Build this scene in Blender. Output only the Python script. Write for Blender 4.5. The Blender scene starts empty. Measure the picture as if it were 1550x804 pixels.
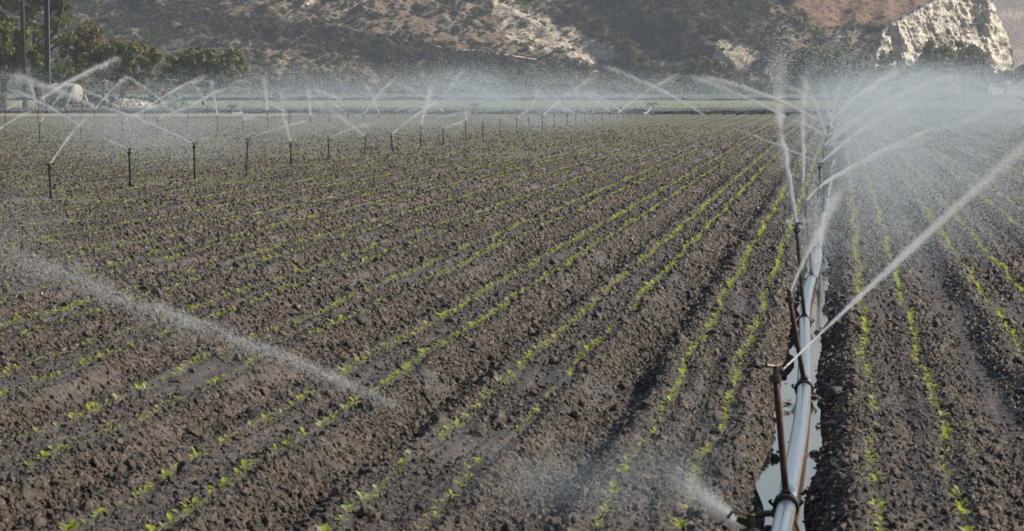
import bpy, math, random
import numpy as np
from mathutils import Vector, Matrix
R = math.radians
rng = np.random.default_rng(7)
random.seed(7)
scene = bpy.context.scene
COL = scene.collection

# ------------------------------------------------------------------ camera, world, sun
F = 8290.0            # focal length in pixels of the 1550 px wide photograph
H = 1.75              # camera height
cam_d = bpy.data.cameras.new('camera')
cam = bpy.data.objects.new('camera', cam_d); COL.objects.link(cam)
cam_d.sensor_width = 36.0
cam_d.lens = 36.0 * F / 1550.0
cam_d.clip_start = 0.5; cam_d.clip_end = 12000
yaw = math.atan(500 / F); pitch = math.atan(272 / F)
fw = Vector((-math.sin(yaw) * math.cos(pitch), math.cos(yaw) * math.cos(pitch), -math.sin(pitch)))
cam.location = (0, 0, H)
cam.rotation_euler = fw.to_track_quat('-Z', 'Y').to_euler()
cam_d.dof.use_dof = True; cam_d.dof.focus_distance = 90; cam_d.dof.aperture_fstop = 30
scene.camera = cam
SUN_EL, SUN_AZ = R(35), R(82)      # azimuth measured clockwise from +Y (into the picture) towards +X (right)
world = bpy.data.worlds.new('World'); scene.world = world; world.use_nodes = True
wn = world.node_tree.nodes; wl = world.node_tree.links
for n in list(wn): wn.remove(n)
sky = wn.new('ShaderNodeTexSky'); sky.sky_type = 'NISHITA'; sky.sun_disc = False
sky.sun_elevation = SUN_EL; sky.sun_rotation = SUN_AZ; sky.air_density = 1.0; sky.dust_density = .1; sky.ozone_density = 2.0
bg = wn.new('ShaderNodeBackground'); bg.inputs['Strength'].default_value = 0.055
wo = wn.new('ShaderNodeOutputWorld')
wl.new(sky.outputs[0], bg.inputs[0]); wl.new(bg.outputs[0], wo.inputs[0])
sd = bpy.data.lights.new('sun', 'SUN'); sd.energy = 5.0; sd.angle = R(0.5); sd.color = (1, 0.93, 0.82)
sun = bpy.data.objects.new('sun', sd); COL.objects.link(sun)
sdir = Vector((math.sin(SUN_AZ) * math.cos(SUN_EL), math.cos(SUN_AZ) * math.cos(SUN_EL), math.sin(SUN_EL)))
sun.rotation_euler = sdir.to_track_quat('Z', 'Y').to_euler()
sun.location = (60, 30, 60)
scene.view_settings.view_transform = 'Standard'; scene.view_settings.look = 'None'
scene.view_settings.exposure = 0.47; scene.view_settings.gamma = 1
scene.view_settings.use_curve_mapping = False
scene.render.engine = 'CYCLES'
scene.cycles.max_bounces = 6; scene.cycles.diffuse_bounces = 3; scene.cycles.glossy_bounces = 3
scene.cycles.transmission_bounces = 4; scene.cycles.volume_bounces = 0; scene.cycles.transparent_max_bounces = 8
scene.cycles.use_denoising = True
scene.cycles.caustics_reflective = False; scene.cycles.caustics_refractive = False
scene.cycles.sample_clamp_indirect = 4.0

# ------------------------------------------------------------------ calibration helpers
right = Vector((math.cos(yaw), math.sin(yaw), 0)); upv = right.cross(fw)
_r, _u, _f = np.array(right), np.array(upv), np.array(fw)
def ray(x, y):
    return _f + _r * ((x - 775) / F) - _u * ((y - 402) / F)
def at(x, y, Y):
    "the point at distance Y along the rows seen through the photograph's pixel x, y"
    d = ray(x, y); s = Y / d[1]
    return Vector((d[0] * s, Y, H + d[2] * s))
def on_ground(x, y, z=0.0):
    d = ray(x, y); s = (z - H) / d[2]
    return Vector((d[0] * s, d[1] * s, z))
def proj(P):
    P = np.asarray(P) - np.array([0, 0, H])
    w = P @ _f
    return 775 + F * (P @ _r) / w, 402 - F * (P @ _u) / w

# ------------------------------------------------------------------ numpy noise
def _hash(ix, iy, seed):
    h = (ix.astype(np.int64) * 374761393 + iy.astype(np.int64) * 668265263 + seed * 974711) & 0x7fffffff
    h = ((h ^ (h >> 13)) * 1274126177) & 0x7fffffff
    return ((h ^ (h >> 16)) & 0xffff) / 65535.0
def vnoise(x, y, seed=0):
    ix = np.floor(x); iy = np.floor(y); fx = x - ix; fy = y - iy
    fx = fx * fx * (3 - 2 * fx); fy = fy * fy * (3 - 2 * fy)
    a = _hash(ix, iy, seed); b = _hash(ix + 1, iy, seed); c = _hash(ix, iy + 1, seed); d = _hash(ix + 1, iy + 1, seed)
    return (a + (b - a) * fx) * (1 - fy) + (c + (d - c) * fx) * fy
def fbm(x, y, seed=0, oct=4, ridged=False):
    s = 0; a = 0.5; t = 0
    for o in range(oct):
        n = vnoise(x + 17.3 * o, y - 9.1 * o, seed + o)
        if ridged: n = 1 - np.abs(2 * n - 1)
        s = s + a * n; t += a; a *= 0.5; x = x * 2.03; y = y * 2.03
    return s / t
def smooth(a, b, x):
    t = np.clip((x - a) / (b - a), 0, 1); return t * t * (3 - 2 * t)

# ------------------------------------------------------------------ object helpers
def tag(o, label=None, cat=None, group=None, kind=None):
    if label: o['label'] = label
    if cat: o['category'] = cat
    if group: o['group'] = group
    if kind: o['kind'] = kind
    return o
def mesh_obj(name, V, Fc, mat=None, parent=None, smooth_=False, mats=None, mi=None):
    me = bpy.data.meshes.new(name)
    V = np.asarray(V, dtype=np.float32)
    if isinstance(Fc, np.ndarray):
        n, k = Fc.shape
        me.vertices.add(len(V)); me.vertices.foreach_set('co', V.ravel())
        me.loops.add(n * k); me.loops.foreach_set('vertex_index', Fc.astype(np.int32).ravel())
        me.polygons.add(n)
        me.polygons.foreach_set('loop_start', np.arange(0, n * k, k, dtype=np.int32))
        me.update(calc_edges=True)
    else:
        me.from_pydata([tuple(map(float, v)) for v in V], [], Fc); me.update()
    if mats:
        for m in mats: me.materials.append(m)
        if mi is not None: me.polygons.foreach_set('material_index', np.asarray(mi, dtype=np.int32))
    elif mat: me.materials.append(mat)
    if smooth_: me.polygons.foreach_set('use_smooth', np.ones(len(me.polygons), dtype=bool))
    o = bpy.data.objects.new(name, me); COL.objects.link(o)
    if parent: o.parent = parent
    return o
def empty(name, loc=(0, 0, 0), rz=0):
    o = bpy.data.objects.new(name, None); COL.objects.link(o); o.location = loc; o.rotation_euler = (0, 0, rz)
    o.empty_display_size = 0.2
    return o
def grid_faces(nr, nc):
    i = np.arange(nr - 1)[:, None] * nc + np.arange(nc - 1)[None, :]
    return np.stack([i, i + 1, i + nc + 1, i + nc], axis=-1).reshape(-1, 4)
class MB:
    "collects simple shapes into one mesh"
    def __init__(s): s.v = []; s.f = []
    def add(s, v, f):
        b = len(s.v); s.v += [tuple(p) for p in v]; s.f += [tuple(b + i for i in q) for q in f]; return s
    def box(s, lo, hi, bev=0.0, rot=None, at_=None):
        x0, y0, z0 = lo; x1, y1, z1 = hi
        b = min(bev, (x1 - x0) * .45, (y1 - y0) * .45, (z1 - z0) * .45)
        if b <= 0:
            v = [(x, y, z) for z in (z0, z1) for y in (y0, y1) for x in (x0, x1)]
            f = [(0, 2, 3, 1), (4, 5, 7, 6), (0, 1, 5, 4), (2, 6, 7, 3), (0, 4, 6, 2), (1, 3, 7, 5)]
        else:
            v = []; f = []
            rings = [(z0, b), (z0 + b, 0), (z1 - b, 0), (z1, b)]
            for z, q in rings:
                for (x, y) in ((x0 + b, y0 + q), (x1 - b, y0 + q), (x1 - q, y0 + b), (x1 - q, y1 - b), (x1 - b, y1 - q), (x0 + b, y1 - q), (x0 + q, y1 - b), (x0 + q, y0 + b)):
                    v.append((x, y, z))
            for k in range(3):
                for i in range(8): f.append((k * 8 + i, k * 8 + (i + 1) % 8, k * 8 + 8 + (i + 1) % 8, k * 8 + 8 + i))
            f.append(tuple(range(7, -1, -1))); f.append(tuple(range(24, 32)))
        if rot is not None: v = [tuple(rot @ Vector(p)) for p in v]
        if at_ is not None: v = [(p[0] + at_[0], p[1] + at_[1], p[2] + at_[2]) for p in v]
        return s.add(v, f)
    def tube(s, pts, rad, seg=8, cap=True):
        pts = [Vector(p) for p in pts]; n = len(pts)
        if not hasattr(rad, '__len__'): rad = [rad] * n
        v = []; f = []; ref = None
        for i, p in enumerate(pts):
            d = (pts[min(i + 1, n - 1)] - pts[max(i - 1, 0)]).normalized()
            if ref is None: ref = Vector((0, 0, 1)) if abs(d.z) < .9 else Vector((1, 0, 0))
            a = d.cross(ref).normalized(); b = a.cross(d).normalized(); ref = b
            for k in range(seg):
                t = 2 * math.pi * k / seg
                v.append(p + (a * math.cos(t) + b * math.sin(t)) * rad[i])
        for i in range(n - 1):
            for k in range(seg):
                f.append((i * seg + k, i * seg + (k + 1) % seg, (i + 1) * seg + (k + 1) % seg, (i + 1) * seg + k))
        if cap: f.append(tuple(range(seg - 1, -1, -1))); f.append(tuple((n - 1) * seg + k for k in range(seg)))
        return s.add(v, f)
    def ring(s, c, axis, R0, r, seg=20, sub=6):
        axis = Vector(axis).normalized(); ref = Vector((0, 0, 1)) if abs(axis.z) < .9 else Vector((1, 0, 0))
        a = axis.cross(ref).normalized(); b = a.cross(axis).normalized(); c = Vector(c); v = []; f = []
        for i in range(seg):
            t = 2 * math.pi * i / seg; o = a * math.cos(t) + b * math.sin(t)
            for k in range(sub):
                q = 2 * math.pi * k / sub; v.append(c + o * (R0 + r * math.cos(q)) + axis * r * math.sin(q))
        for i in range(seg):
            for k in range(sub):
                f.append((i * sub + k, ((i + 1) % seg) * sub + k, ((i + 1) % seg) * sub + (k + 1) % sub, i * sub + (k + 1) % sub))
        return s.add(v, f)
    def build(s, name, mat, parent=None, sm=False):
        o = mesh_obj(name, s.v, s.f, mat, parent, sm)
        if sm:
            for e in (): pass
        return o

# ------------------------------------------------------------------ materials
def nt(name):
    m = bpy.data.materials.new(name); m.use_nodes = True
    return m, m.node_tree.nodes, m.node_tree.links, m.node_tree.nodes['Principled BSDF']
def mix_noise(n, l, scale, cols, detail=6, coord='Object', stops=None, rough=.6, vec=None):
    tc = n.new('ShaderNodeTexCoord'); nz = n.new('ShaderNodeTexNoise')
    nz.inputs['Scale'].default_value = scale; nz.inputs['Detail'].default_value = detail; nz.inputs['Roughness'].default_value = rough
    l.new(vec if vec is not None else tc.outputs[coord], nz.inputs['Vector'])
    cr = n.new('ShaderNodeValToRGB'); l.new(nz.outputs['Fac'], cr.inputs['Fac'])
    e = cr.color_ramp.elements; stops = stops or [.3 + .4 * i / (len(cols) - 1) for i in range(len(cols))]
    while len(e) < len(cols): e.new(.5)
    for i, c in enumerate(cols): e[i].position = stops[i]; e[i].color = (*c, 1)
    return nz, cr
def add_bump(n, l, p, scale, strength, dist, detail=6):
    tc = n.new('ShaderNodeTexCoord'); nz = n.new('ShaderNodeTexNoise'); nz.inputs['Scale'].default_value = scale; nz.inputs['Detail'].default_value = detail
    l.new(tc.outputs['Object'], nz.inputs['Vector']); b = n.new('ShaderNodeBump'); b.inputs['Strength'].default_value = strength; b.inputs['Distance'].default_value = dist
    l.new(nz.outputs['Fac'], b.inputs['Height']); l.new(b.outputs[0], p.inputs['Normal'])
def simple(name, cols, scale=8, rough=.7, metal=0, bump=0, bdist=.01, spec=.5):
    m, n, l, p = nt(name)
    if isinstance(cols[0], (int, float)): cols = [tuple(c * .8 for c in cols), tuple(min(1, c * 1.2) for c in cols)]
    _, cr = mix_noise(n, l, scale, cols); l.new(cr.outputs[0], p.inputs['Base Color'])
    p.inputs['Roughness'].default_value = rough; p.inputs['Metallic'].default_value = metal
    p.inputs['Specular IOR Level'].default_value = spec
    if bump: add_bump(n, l, p, scale * 4, bump, bdist)
    return m
def leafy(name, c0, c1, trans=.35, rough=.45, scale=3.0, spec=.3):
    m, n, l, p = nt(name)
    _, cr = mix_noise(n, l, scale, [c0, c1], detail=3); l.new(cr.outputs[0], p.inputs['Base Color'])
    p.inputs['Roughness'].default_value = rough; p.inputs['Specular IOR Level'].default_value = spec
    t = n.new('ShaderNodeBsdfTranslucent'); mx = n.new('ShaderNodeMixShader'); mx.inputs[0].default_value = trans
    l.new(cr.outputs[0], t.inputs[0]); l.new(p.outputs[0], mx.inputs[1]); l.new(t.outputs[0], mx.inputs[2])
    l.new(mx.outputs[0], n['Material Output'].inputs[0])
    return m

def soil_material(name, dark, mid, light, patch=True, bump=1.0):
    m, n, l, p = nt(name)
    tc = n.new('ShaderNodeTexCoord'); geo = n.new('ShaderNodeNewGeometry')
    nz, cr = mix_noise(n, l, 14, [dark, mid, light], detail=10, rough=.72, stops=[.36, .5, .68], vec=geo.outputs['Position'])
    n2, c2 = mix_noise(n, l, .35, [(.78, .78, .80), (1.2, 1.18, 1.14)], detail=5, vec=geo.outputs['Position'])
    mu = n.new('ShaderNodeMixRGB'); mu.blend_type = 'MULTIPLY'; mu.inputs[0].default_value = 1
    l.new(cr.outputs[0], mu.inputs[1]); l.new(c2.outputs[0], mu.inputs[2]); l.new(mu.outputs[0], p.inputs['Base Color'])
    n3, c3 = mix_noise(n, l, 30, [(.08,) * 3, (.8,) * 3], detail=4, vec=geo.outputs['Position'])
    l.new(c3.outputs[0], p.inputs['Roughness']); p.inputs['Specular IOR Level'].default_value = .6
    nb = n.new('ShaderNodeTexNoise'); nb.inputs['Scale'].default_value = 45; nb.inputs['Detail'].default_value = 8; nb.inputs['Roughness'].default_value = .7
    l.new(geo.outputs['Position'], nb.inputs['Vector'])
    b = n.new('ShaderNodeBump'); b.inputs['Strength'].default_value = bump; b.inputs['Distance'].default_value = .02
    l.new(nb.outputs['Fac'], b.inputs['Height']); l.new(b.outputs[0], p.inputs['Normal'])
    return m
M_soil = soil_material('soil', (.016, .0112, .0075), (.070, .048, .031), (.225, .162, .108))
M_clod = soil_material('clod', (.018, .013, .0092), (.078, .055, .036), (.26, .192, .134))
M_berm = simple('berm_soil', [(.035, .03, .027), (.075, .06, .05)], 2, .95)
M_dirt = simple('dirt', [(.20, .15, .12), (.30, .23, .18)], .25, .95)
M_ground = simple('ground_cover', [(.14, .12, .08), (.22, .19, .13)], .05, .95)

# ------------------------------------------------------------------ field geometry
SP = 1.016
def drift(u, Y):
    return .0045 * np.maximum(0, Y - 50) * smooth(-3, -8, u) 
def u_of(X, Y):
    return X - drift(X, Y)
def bed_phase(u):
    "signed distance to the nearest bed centre"
    left = (u + .79 + SP / 2) % SP - SP / 2
    rt = (u - .33 + SP / 2) % SP - SP / 2
    return np.where(u < -.23, np.where(u > -.79, u + .79, left), np.where(u < .33, u - .33, rt))
def wig(Y, X=0):
    return .018 * np.sin(Y * .55 + 1) + .012 * np.sin(Y * 1.3 + X)
def height(X, Y):
    u = u_of(X, Y) + wig(Y)
    p = np.abs(bed_phase(u))
    D = .138 - .08 * smooth(.4, .8, u)
    z = -D * smooth(.23, .47, p)
    z = z - .022 * np.exp(-(p / .06) ** 2) - .012 * np.exp(-((p - .165) / .03) ** 2)
    z = z + .022 * np.exp(-((p - .27) / .05) ** 2)
    # smooth tractor tracks right of the pipe
    trk = np.exp(-((u - .85) / .13) ** 2) * smooth(22, 30, Y) * (1 - smooth(120, 180, Y))
    big = fbm(X * 1.1, Y * .8, 3, 3) - .5
    c1 = fbm(X * 15, Y * 12, 11, 3, True) - .5
    c2 = fbm(X * 38, Y * 32, 21, 2, True) - .5
    rough = (.35 + 1.0 * smooth(.2, .4, p) ) * (1 - .85 * trk)
    lines = fbm(u * 16, Y * .35, 41, 3) - .5      # marks of the cultivator along the beds
    z = z + .034 * lines
    rough = rough * (1 - .7 * np.exp(-((u + .235) / .10) ** 2)) * (.30 + .85 * smooth(.25, .44, fbm(X * .5, Y * .3, 31, 2)))
    z = z + .045 * big * (.4 + smooth(.25, .5, p)) + .052 * c1 * rough * (1 - .6 * smooth(60, 140, Y)) + .028 * c2 * rough
    # wet channel under the pipe
    ch = smooth(.17, .10, np.abs(u + .265))
    z = z * (1 - .86 * ch) - .128 * ch
    return z
Ys = []; y = 8.0
while y < 338:
    Ys.append(y); y += (.25 if y < 19 else y * (.00105 if y < 60 else .0017))
Ys = np.array(Ys)
NC = 1080
t = np.linspace(0, 1, NC)
dense = (-.156 * Ys[:, None] - 1.0) * (1 - t) + (.036 * Ys[:, None] + 1.0) * t
so = np.linspace(1, 0, 40)[:-1] ** 2
lft = dense[:, :1] - so[None, :] * (Ys[:, None] * .5 + 15)
rgt = dense[:, -1:] + so[::-1][None, :] * (Ys[:, None] * .5 + 15)
GX = np.concatenate([lft, dense, rgt], axis=1); GY = np.repeat(Ys[:, None], GX.shape[1], 1)
GZ = height(GX, GY)
lod = 1 - smooth(0, 3, np.abs(np.clip(GX, dense[:, :1], dense[:, -1:]) - GX))
V = np.stack([GX, GY, GZ], -1).reshape(-1, 3)
field = mesh_obj('field', V, grid_faces(*GX.shape), M_soil, smooth_=False)
tag(field, 'brown ploughed field soil raised in long straight beds', 'field', kind='structure')
me = field.data; me.polygons.foreach_set('use_smooth', np.ones(len(me.polygons), dtype=bool))

# surrounding ground out to the hills
def sheet(name, x0, x1, y0, y1, z, mat, label, nx=2, ny=2, amp=0, sc=1, seed=5, cat='ground'):
    xs = np.linspace(x0, x1, nx); ys = np.linspace(y0, y1, ny)
    X, Y = np.meshgrid(xs, ys); Z = np.full_like(X, z)
    if amp: Z = Z + amp * (fbm(X * sc, Y * sc, seed, 3, True) - .3)
    o = mesh_obj(name, np.stack([X, Y, Z], -1).reshape(-1, 3), grid_faces(ny, nx), mat)
    return tag(o, label, cat, kind='structure')
sheet('ground', -780, 780, -60, 4300, -.32, M_ground, 'flat dry valley ground reaching to the hills')
sheet('dirt_berm', -170, 130, 337.5, 372, .10, M_berm, 'dark bare soil strip across the far end of the field', 600, 30, .34, .6)
sheet('dirt_yard', -120, -31.5, 300, 560, .02, M_dirt, 'tan bare dirt yard beside the far corner of the field', 200, 120, .06, .3)
def crop_mat(name, c0, c1, row):
    m, n, l, p = nt(name)
    geo = n.new('ShaderNodeNewGeometry'); sep = n.new('ShaderNodeSeparateXYZ'); l.new(geo.outputs['Position'], sep.inputs[0])
    nz, cr = mix_noise(n, l, 1.2, [c0, c1], detail=6, vec=geo.outputs['Position']); 
    n2, c2 = mix_noise(n, l, .04, [(.75, .75, .8), (1.15, 1.15, 1.0)], detail=3, vec=geo.outputs['Position'])
    mu = n.new('ShaderNodeMixRGB'); mu.blend_type = 'MULTIPLY'; mu.inputs[0].default_value = 1
    l.new(cr.outputs[0], mu.inputs[1]); l.new(c2.outputs[0], mu.inputs[2]); l.new(mu.outputs[0], p.inputs['Base Color']); p.inputs['Roughness'].default_value = .9
    return m
M_crop1 = crop_mat('young_crop', (.13, .165, .07), (.21, .26, .12), 1)
M_crop2 = crop_mat('tall_crop', (.05, .085, .04), (.11, .15, .07), 1)
sheet('crop_field', -400, 200, 372.5, 575, .0, M_crop1, 'pale green young crop field beyond the dark soil strip', 700, 160, .18, .9, 8, 'field')
sheet('farm_road', -400, 200, 576, 640, .02, M_dirt, 'thin orange brown farm road between two green crops', 60, 10)
tag(sheet('leafy_crop', -400, 200, 641, 880, .05, M_crop2, 'darker green leafy crop in front of the foot of the hills', 600, 120, .7, .5, 9, 'field'))

# ------------------------------------------------------------------ instancing of uncountable things
def scatter(name, pts, rot, scl, idx, templates, label, cat, kind='stuff'):
    me = bpy.data.meshes.new(name); n = len(pts)
    me.vertices.add(n); me.vertices.foreach_set('co', np.asarray(pts, np.float32).ravel())
    a = me.attributes.new('rot', 'FLOAT_VECTOR', 'POINT'); a.data.foreach_set('vector', np.asarray(rot, np.float32).ravel())
    a = me.attributes.new('scl', 'FLOAT_VECTOR', 'POINT'); a.data.foreach_set('vector', np.asarray(scl, np.float32).ravel())
    a = me.attributes.new('idx', 'INT', 'POINT'); a.data.foreach_set('value', np.asarray(idx, np.int32))
    o = bpy.data.objects.new(name, me); COL.objects.link(o)
    g = bpy.data.node_groups.new(name, 'GeometryNodeTree')
    g.interface.new_socket('Geometry', in_out='INPUT', socket_type='NodeSocketGeometry')
    g.interface.new_socket('Geometry', in_out='OUTPUT', socket_type='NodeSocketGeometry')
    N = g.nodes; L = g.links
    gi = N.new('NodeGroupInput'); go = N.new('NodeGroupOutput'); iop = N.new('GeometryNodeInstanceOnPoints'); jn = N.new('GeometryNodeJoinGeometry')
    for tpl in templates:
        oi = N.new('GeometryNodeObjectInfo'); oi.inputs['Object'].default_value = tpl; oi.transform_space = 'ORIGINAL'
        oi.inputs['As Instance'].default_value = True
        L.new(oi.outputs['Geometry'], jn.inputs[0])
    def attr(nm, ty):
        q = N.new('GeometryNodeInputNamedAttribute'); q.data_type = ty; q.inputs['Name'].default_value = nm; return q.outputs['Attribute']
    L.new(gi.outputs[0], iop.inputs['Points']); L.new(jn.outputs[0], iop.inputs['Instance'])
    iop.inputs['Pick Instance'].default_value = True
    L.new(attr('idx', 'INT'), iop.inputs['Instance Index'])
    L.new(attr('rot', 'FLOAT_VECTOR'), iop.inputs['Rotation'])
    L.new(attr('scl', 'FLOAT_VECTOR'), iop.inputs['Scale'])
    L.new(iop.outputs[0], go.inputs[0])
    md = o.modifiers.new('scatter', 'NODES'); md.node_group = g
    return tag(o, label, cat, kind=kind)
def ico(sub):
    import bmesh
    b = bmesh.new(); bmesh.ops.create_icosphere(b, subdivisions=sub, radius=1)
    v = np.array([q.co[:] for q in b.verts]); f = np.array([[q.index for q in p.verts] for p in b.faces]); b.free()
    return v, f
IV, IF = ico(3); IV1, IF1 = ico(1)
def rock_shape(seed, amp=.45):
    r = np.random.default_rng(seed); v = IV.copy()
    d = np.zeros(len(v))
    for k in range(10):       # random plane cuts give crumbly facets
        nrm = r.normal(size=3); nrm /= np.linalg.norm(nrm); off = r.uniform(.55, .9)
        s = v @ nrm; v -= np.outer(np.maximum(0, s - off), nrm)
    ph = r.uniform(0, 6, 3)
    d = .09 * np.sin(v[:, 0] * 7 + ph[0]) * np.sin(v[:, 1] * 6 + ph[1]) + .06 * np.sin(v[:, 2] * 13 + ph[2]) * np.sin(v[:, 0] * 11) + r.normal(size=len(v)) * .025
    v = v * (1 + d)[:, None]
    return v * np.array([1.15, 1, .8])

# ------------------------------------------------------------------ clods
clod_spots = [(600, 620), (612, 655), (758, 648), (95, 760), (385, 778), (722, 762)]
clod_words = ['large dark clod at the foot of the drifting water jet', 'dark crumbly clod in the furrow below the end of the drifting jet',
              'squat dark clod between two seedling rows near the bottom middle', 'dark clod on the scraped bank at the bottom left',
              'oblong dark clod on smooth soil at the bottom left middle', 'small dark clod near the bottom between two sparse seedling rows']
clods = []
for k, (px, py) in enumerate(clod_spots):
    g = on_ground(px, py); o = mesh_obj('soil_clod', rock_shape(100 + k) , IF, M_clod, smooth_=False)
    z = float(height(np.array([g.x]), np.array([g.y]))[0]); s = [.05, .045, .04, .045, .05, .035][k]
    o.location = (g.x, g.y, z + s * .3); o.scale = (s, s, s); o.rotation_euler = (0, 0, k)
    tag(o, clod_words[k], 'clod', 'largest clods lying on the soil'); clods.append(o)
def clod_points(y0, y1, dens, s0, s1):
    area_w = .187 * (y0 + y1) / 2 + 2; n = int(dens * area_w * (y1 - y0))
    Y = np.sqrt(rng.uniform(y0 ** 2, y1 ** 2, n)); X = rng.uniform(0, 1, n); X = (-.156 * Y - .9) * (1 - X) + (.036 * Y + .9) * X
    u = u_of(X, Y) + wig(Y); p = np.abs(bed_phase(u))
    keep = (.25 + .75 * smooth(.18, .32, p)) * (.2 + .9 * smooth(.25, .44, fbm(X * .5, Y * .3, 31, 2))) * (1 - .8 * smooth(150, 240, Y))
    keep *= 1 - .97 * np.exp(-((u - .85) / .16) ** 2) * smooth(22, 30, Y) * (1 - smooth(120, 180, Y))
    keep *= 1 - .9 * np.exp(-((u + .235) / .12) ** 2)
    k = rng.uniform(size=n) < keep; X = X[k]; Y = Y[k]; n = len(X)
    s = s0 * np.exp(rng.normal(size=n) * .58); s = np.minimum(s, s1)
    Z = height(X, Y) + s * .25
    return np.stack([X, Y, Z], 1), s
P = []; S = []
for a in ((18.5, 40, 2800, .0058, .055), (40, 75, 1300, .0085, .045), (75, 130, 420, .0115, .040), (130, 240, 60, .017, .045)):
    p_, s_ = clod_points(*a); P.append(p_); S.append(s_)
P = np.concatenate(P); S = np.concatenate(S); n = len(P)
scatter('soil_clods', P, rng.uniform(0, 6.28, (n, 3)), S[:, None] * rng.uniform(.75, 1.25, (n, 3)), rng.integers(0, 6, n), clods,
        'crumbly brown soil clods strewn over beds and furrows', 'clods')

# ------------------------------------------------------------------ seedlings
M_leaf = leafy('seedling_leaf', (.33, .39, .035), (.58, .62, .10), .5, .28, 9, .8)
M_leaf2 = leafy('seedling_leaf_glint', (.42, .45, .14), (.58, .60, .36), .4, .25, 9, 1.0)  # whitish leaves, the glints of wet leaves painted into their colour
def leaf_mesh(L, W, az, el, base, curl=.25):
    "one rounded leaf on its stalk: midrib of 5 stations, three across"
    ca, sa = math.cos(az), math.sin(az); v = []; f = []
    st = L * .7
    for i, (t_, w_) in enumerate(((0, .06), (.35, .09), (.45, .6), (.65, 1.0), (.85, .8), (1.0, .12))):
        r_ = (st + L) * t_; e = el - curl * t_ * 2.0
        rr = r_ * math.cos(e); zz = r_ * math.sin(el - curl * t_)
        for q, lift in ((-1, .25), (0, 0), (1, .25)):
            x = rr; yy = q * W * w_ / 2; z = zz + abs(q) * lift * W * w_ / 2
            v.append((base[0] + x * ca - yy * sa, base[1] + x * sa + yy * ca, base[2] + z))
    for i in range(5):
        for j in range(2): f.append((i * 3 + j, i * 3 + j + 1, i * 3 + 4 + j, i * 3 + 3 + j))
    return v, f
def seedling_geo(seed, nl):
    r = random.Random(seed); m = MB(); a0 = r.uniform(0, 6.28)
    m.tube([(0, 0, -.02), (0, 0, .012), (r.uniform(-.003, .003), 0, .028)], [.002, .002, .0015], 4)
    for k in range(nl):
        az = a0 + k * (math.pi if nl == 2 else 2.4) + r.uniform(-.4, .4); L = r.uniform(.026, .040)
        v, f = leaf_mesh(L, L * r.uniform(.8, 1.05), az, R(r.uniform(28, 72)), (0, 0, .022 + .004 * k), r.uniform(.2, .5)); m.add(v, f)
    return np.array(m.v), m.f
SEED = [seedling_geo(s, nl) for s, nl in ((1, 2), (2, 3), (3, 4), (4, 3), (5, 4), (6, 2), (7, 5), (8, 4))]
rows_u = []
for k in range(0, 60):
    c = -.79 - SP * k; rows_u += [(c - .165, -k - 1, 0), (c + .165, -k - 1, 1)]
for k in range(0, 13):
    c = .33 + 1.018 * k; rows_u += [(c - .17, k + 1, 0), (c + .17, k + 1, 1)]
pts = []
for (u0, bed, side) in rows_u:
    step0 = .17 if abs(bed) > 1 else .155
    Y = np.arange(18.6, 336, step0); n = len(Y); Y = Y + rng.uniform(-.06, .06, n)
    vig = fbm(Y * .25 + bed * 7.7 + side * 3, Y * 0 + bed, 77, 2)
    thin = np.where(Y < 34, .88, 1.0) * .86
    far = smooth(90, 200, Y)
    keep = rng.uniform(size=n) < np.clip(.30 + .80 * vig, 0, .92) * thin * (1 - .5 * far)
    Y = Y[keep]; n = len(Y)
    X = u0 + rng.normal(size=n) * .008 - wig(Y)
    X = X + drift(X, Y)
    px = 1275 + X / Y * F; k = (px > -60 - 4000 / Y) & (px < 1610 + 4000 / Y)
    X = X[k]; Y = Y[k]; n = len(X)
    pts.append(np.stack([X, Y, np.zeros(n), np.full(n, bed), np.full(n, side)], 1))
pts = np.concatenate(pts); pts[:, 2] = height(pts[:, 0], pts[:, 1]) + .004
# the 300 that show largest are objects of their own
px, py = proj(pts[:, :3]); vis = (px > -5) & (px < 1555) & (py < 812)
order = np.argsort(pts[:, 1] + 1000 * (~vis)); near = order[:300]; rest = np.ones(len(pts), bool); rest[near] = False
seed_mesh = []
for k, (v, f) in enumerate(SEED):
    o = mesh_obj('seedling', v, f, M_leaf if k % 4 else M_leaf2); seed_mesh.append(o.data); bpy.data.objects.remove(o)
numw = ['first', 'second', 'third', 'fourth', 'fifth', 'sixth', 'seventh', 'eighth', 'ninth', 'tenth', 'eleventh', 'twelfth', 'thirteenth', 'fourteenth', 'fifteenth', 'sixteenth',
        'seventeenth', 'eighteenth', 'nineteenth', 'twentieth'] + ['twenty-' + w for w in ('first', 'second', 'third', 'fourth', 'fifth', 'sixth', 'seventh', 'eighth', 'ninth')] + ['thirtieth'] + ['thirty-' + w for w in ('first', 'second', 'third', 'fourth', 'fifth')]
for i in near:
    x, y, z, bed, side = pts[i]; bed = int(bed); side = int(side)
    o = bpy.data.objects.new('seedling', seed_mesh[rng.integers(0, 8)]); COL.objects.link(o)
    s = rng.uniform(.5, .9); o.location = (x, y, z); o.scale = (s, s, s); o.rotation_euler = (rng.uniform(-.2, .2), rng.uniform(-.2, .2), rng.uniform(0, 6.28))
    if bed < 0: nrow = (-bed - 1) * 2 + (1 - side); w = 'left'
    else: nrow = (bed - 1) * 2 + side; w = 'right'
    tag(o, 'small green leafy seedling in the %s row %s of the metal pipe' % (numw[nrow], w), 'seedling', 'seedlings in the nearest stretch of the rows')
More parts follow.
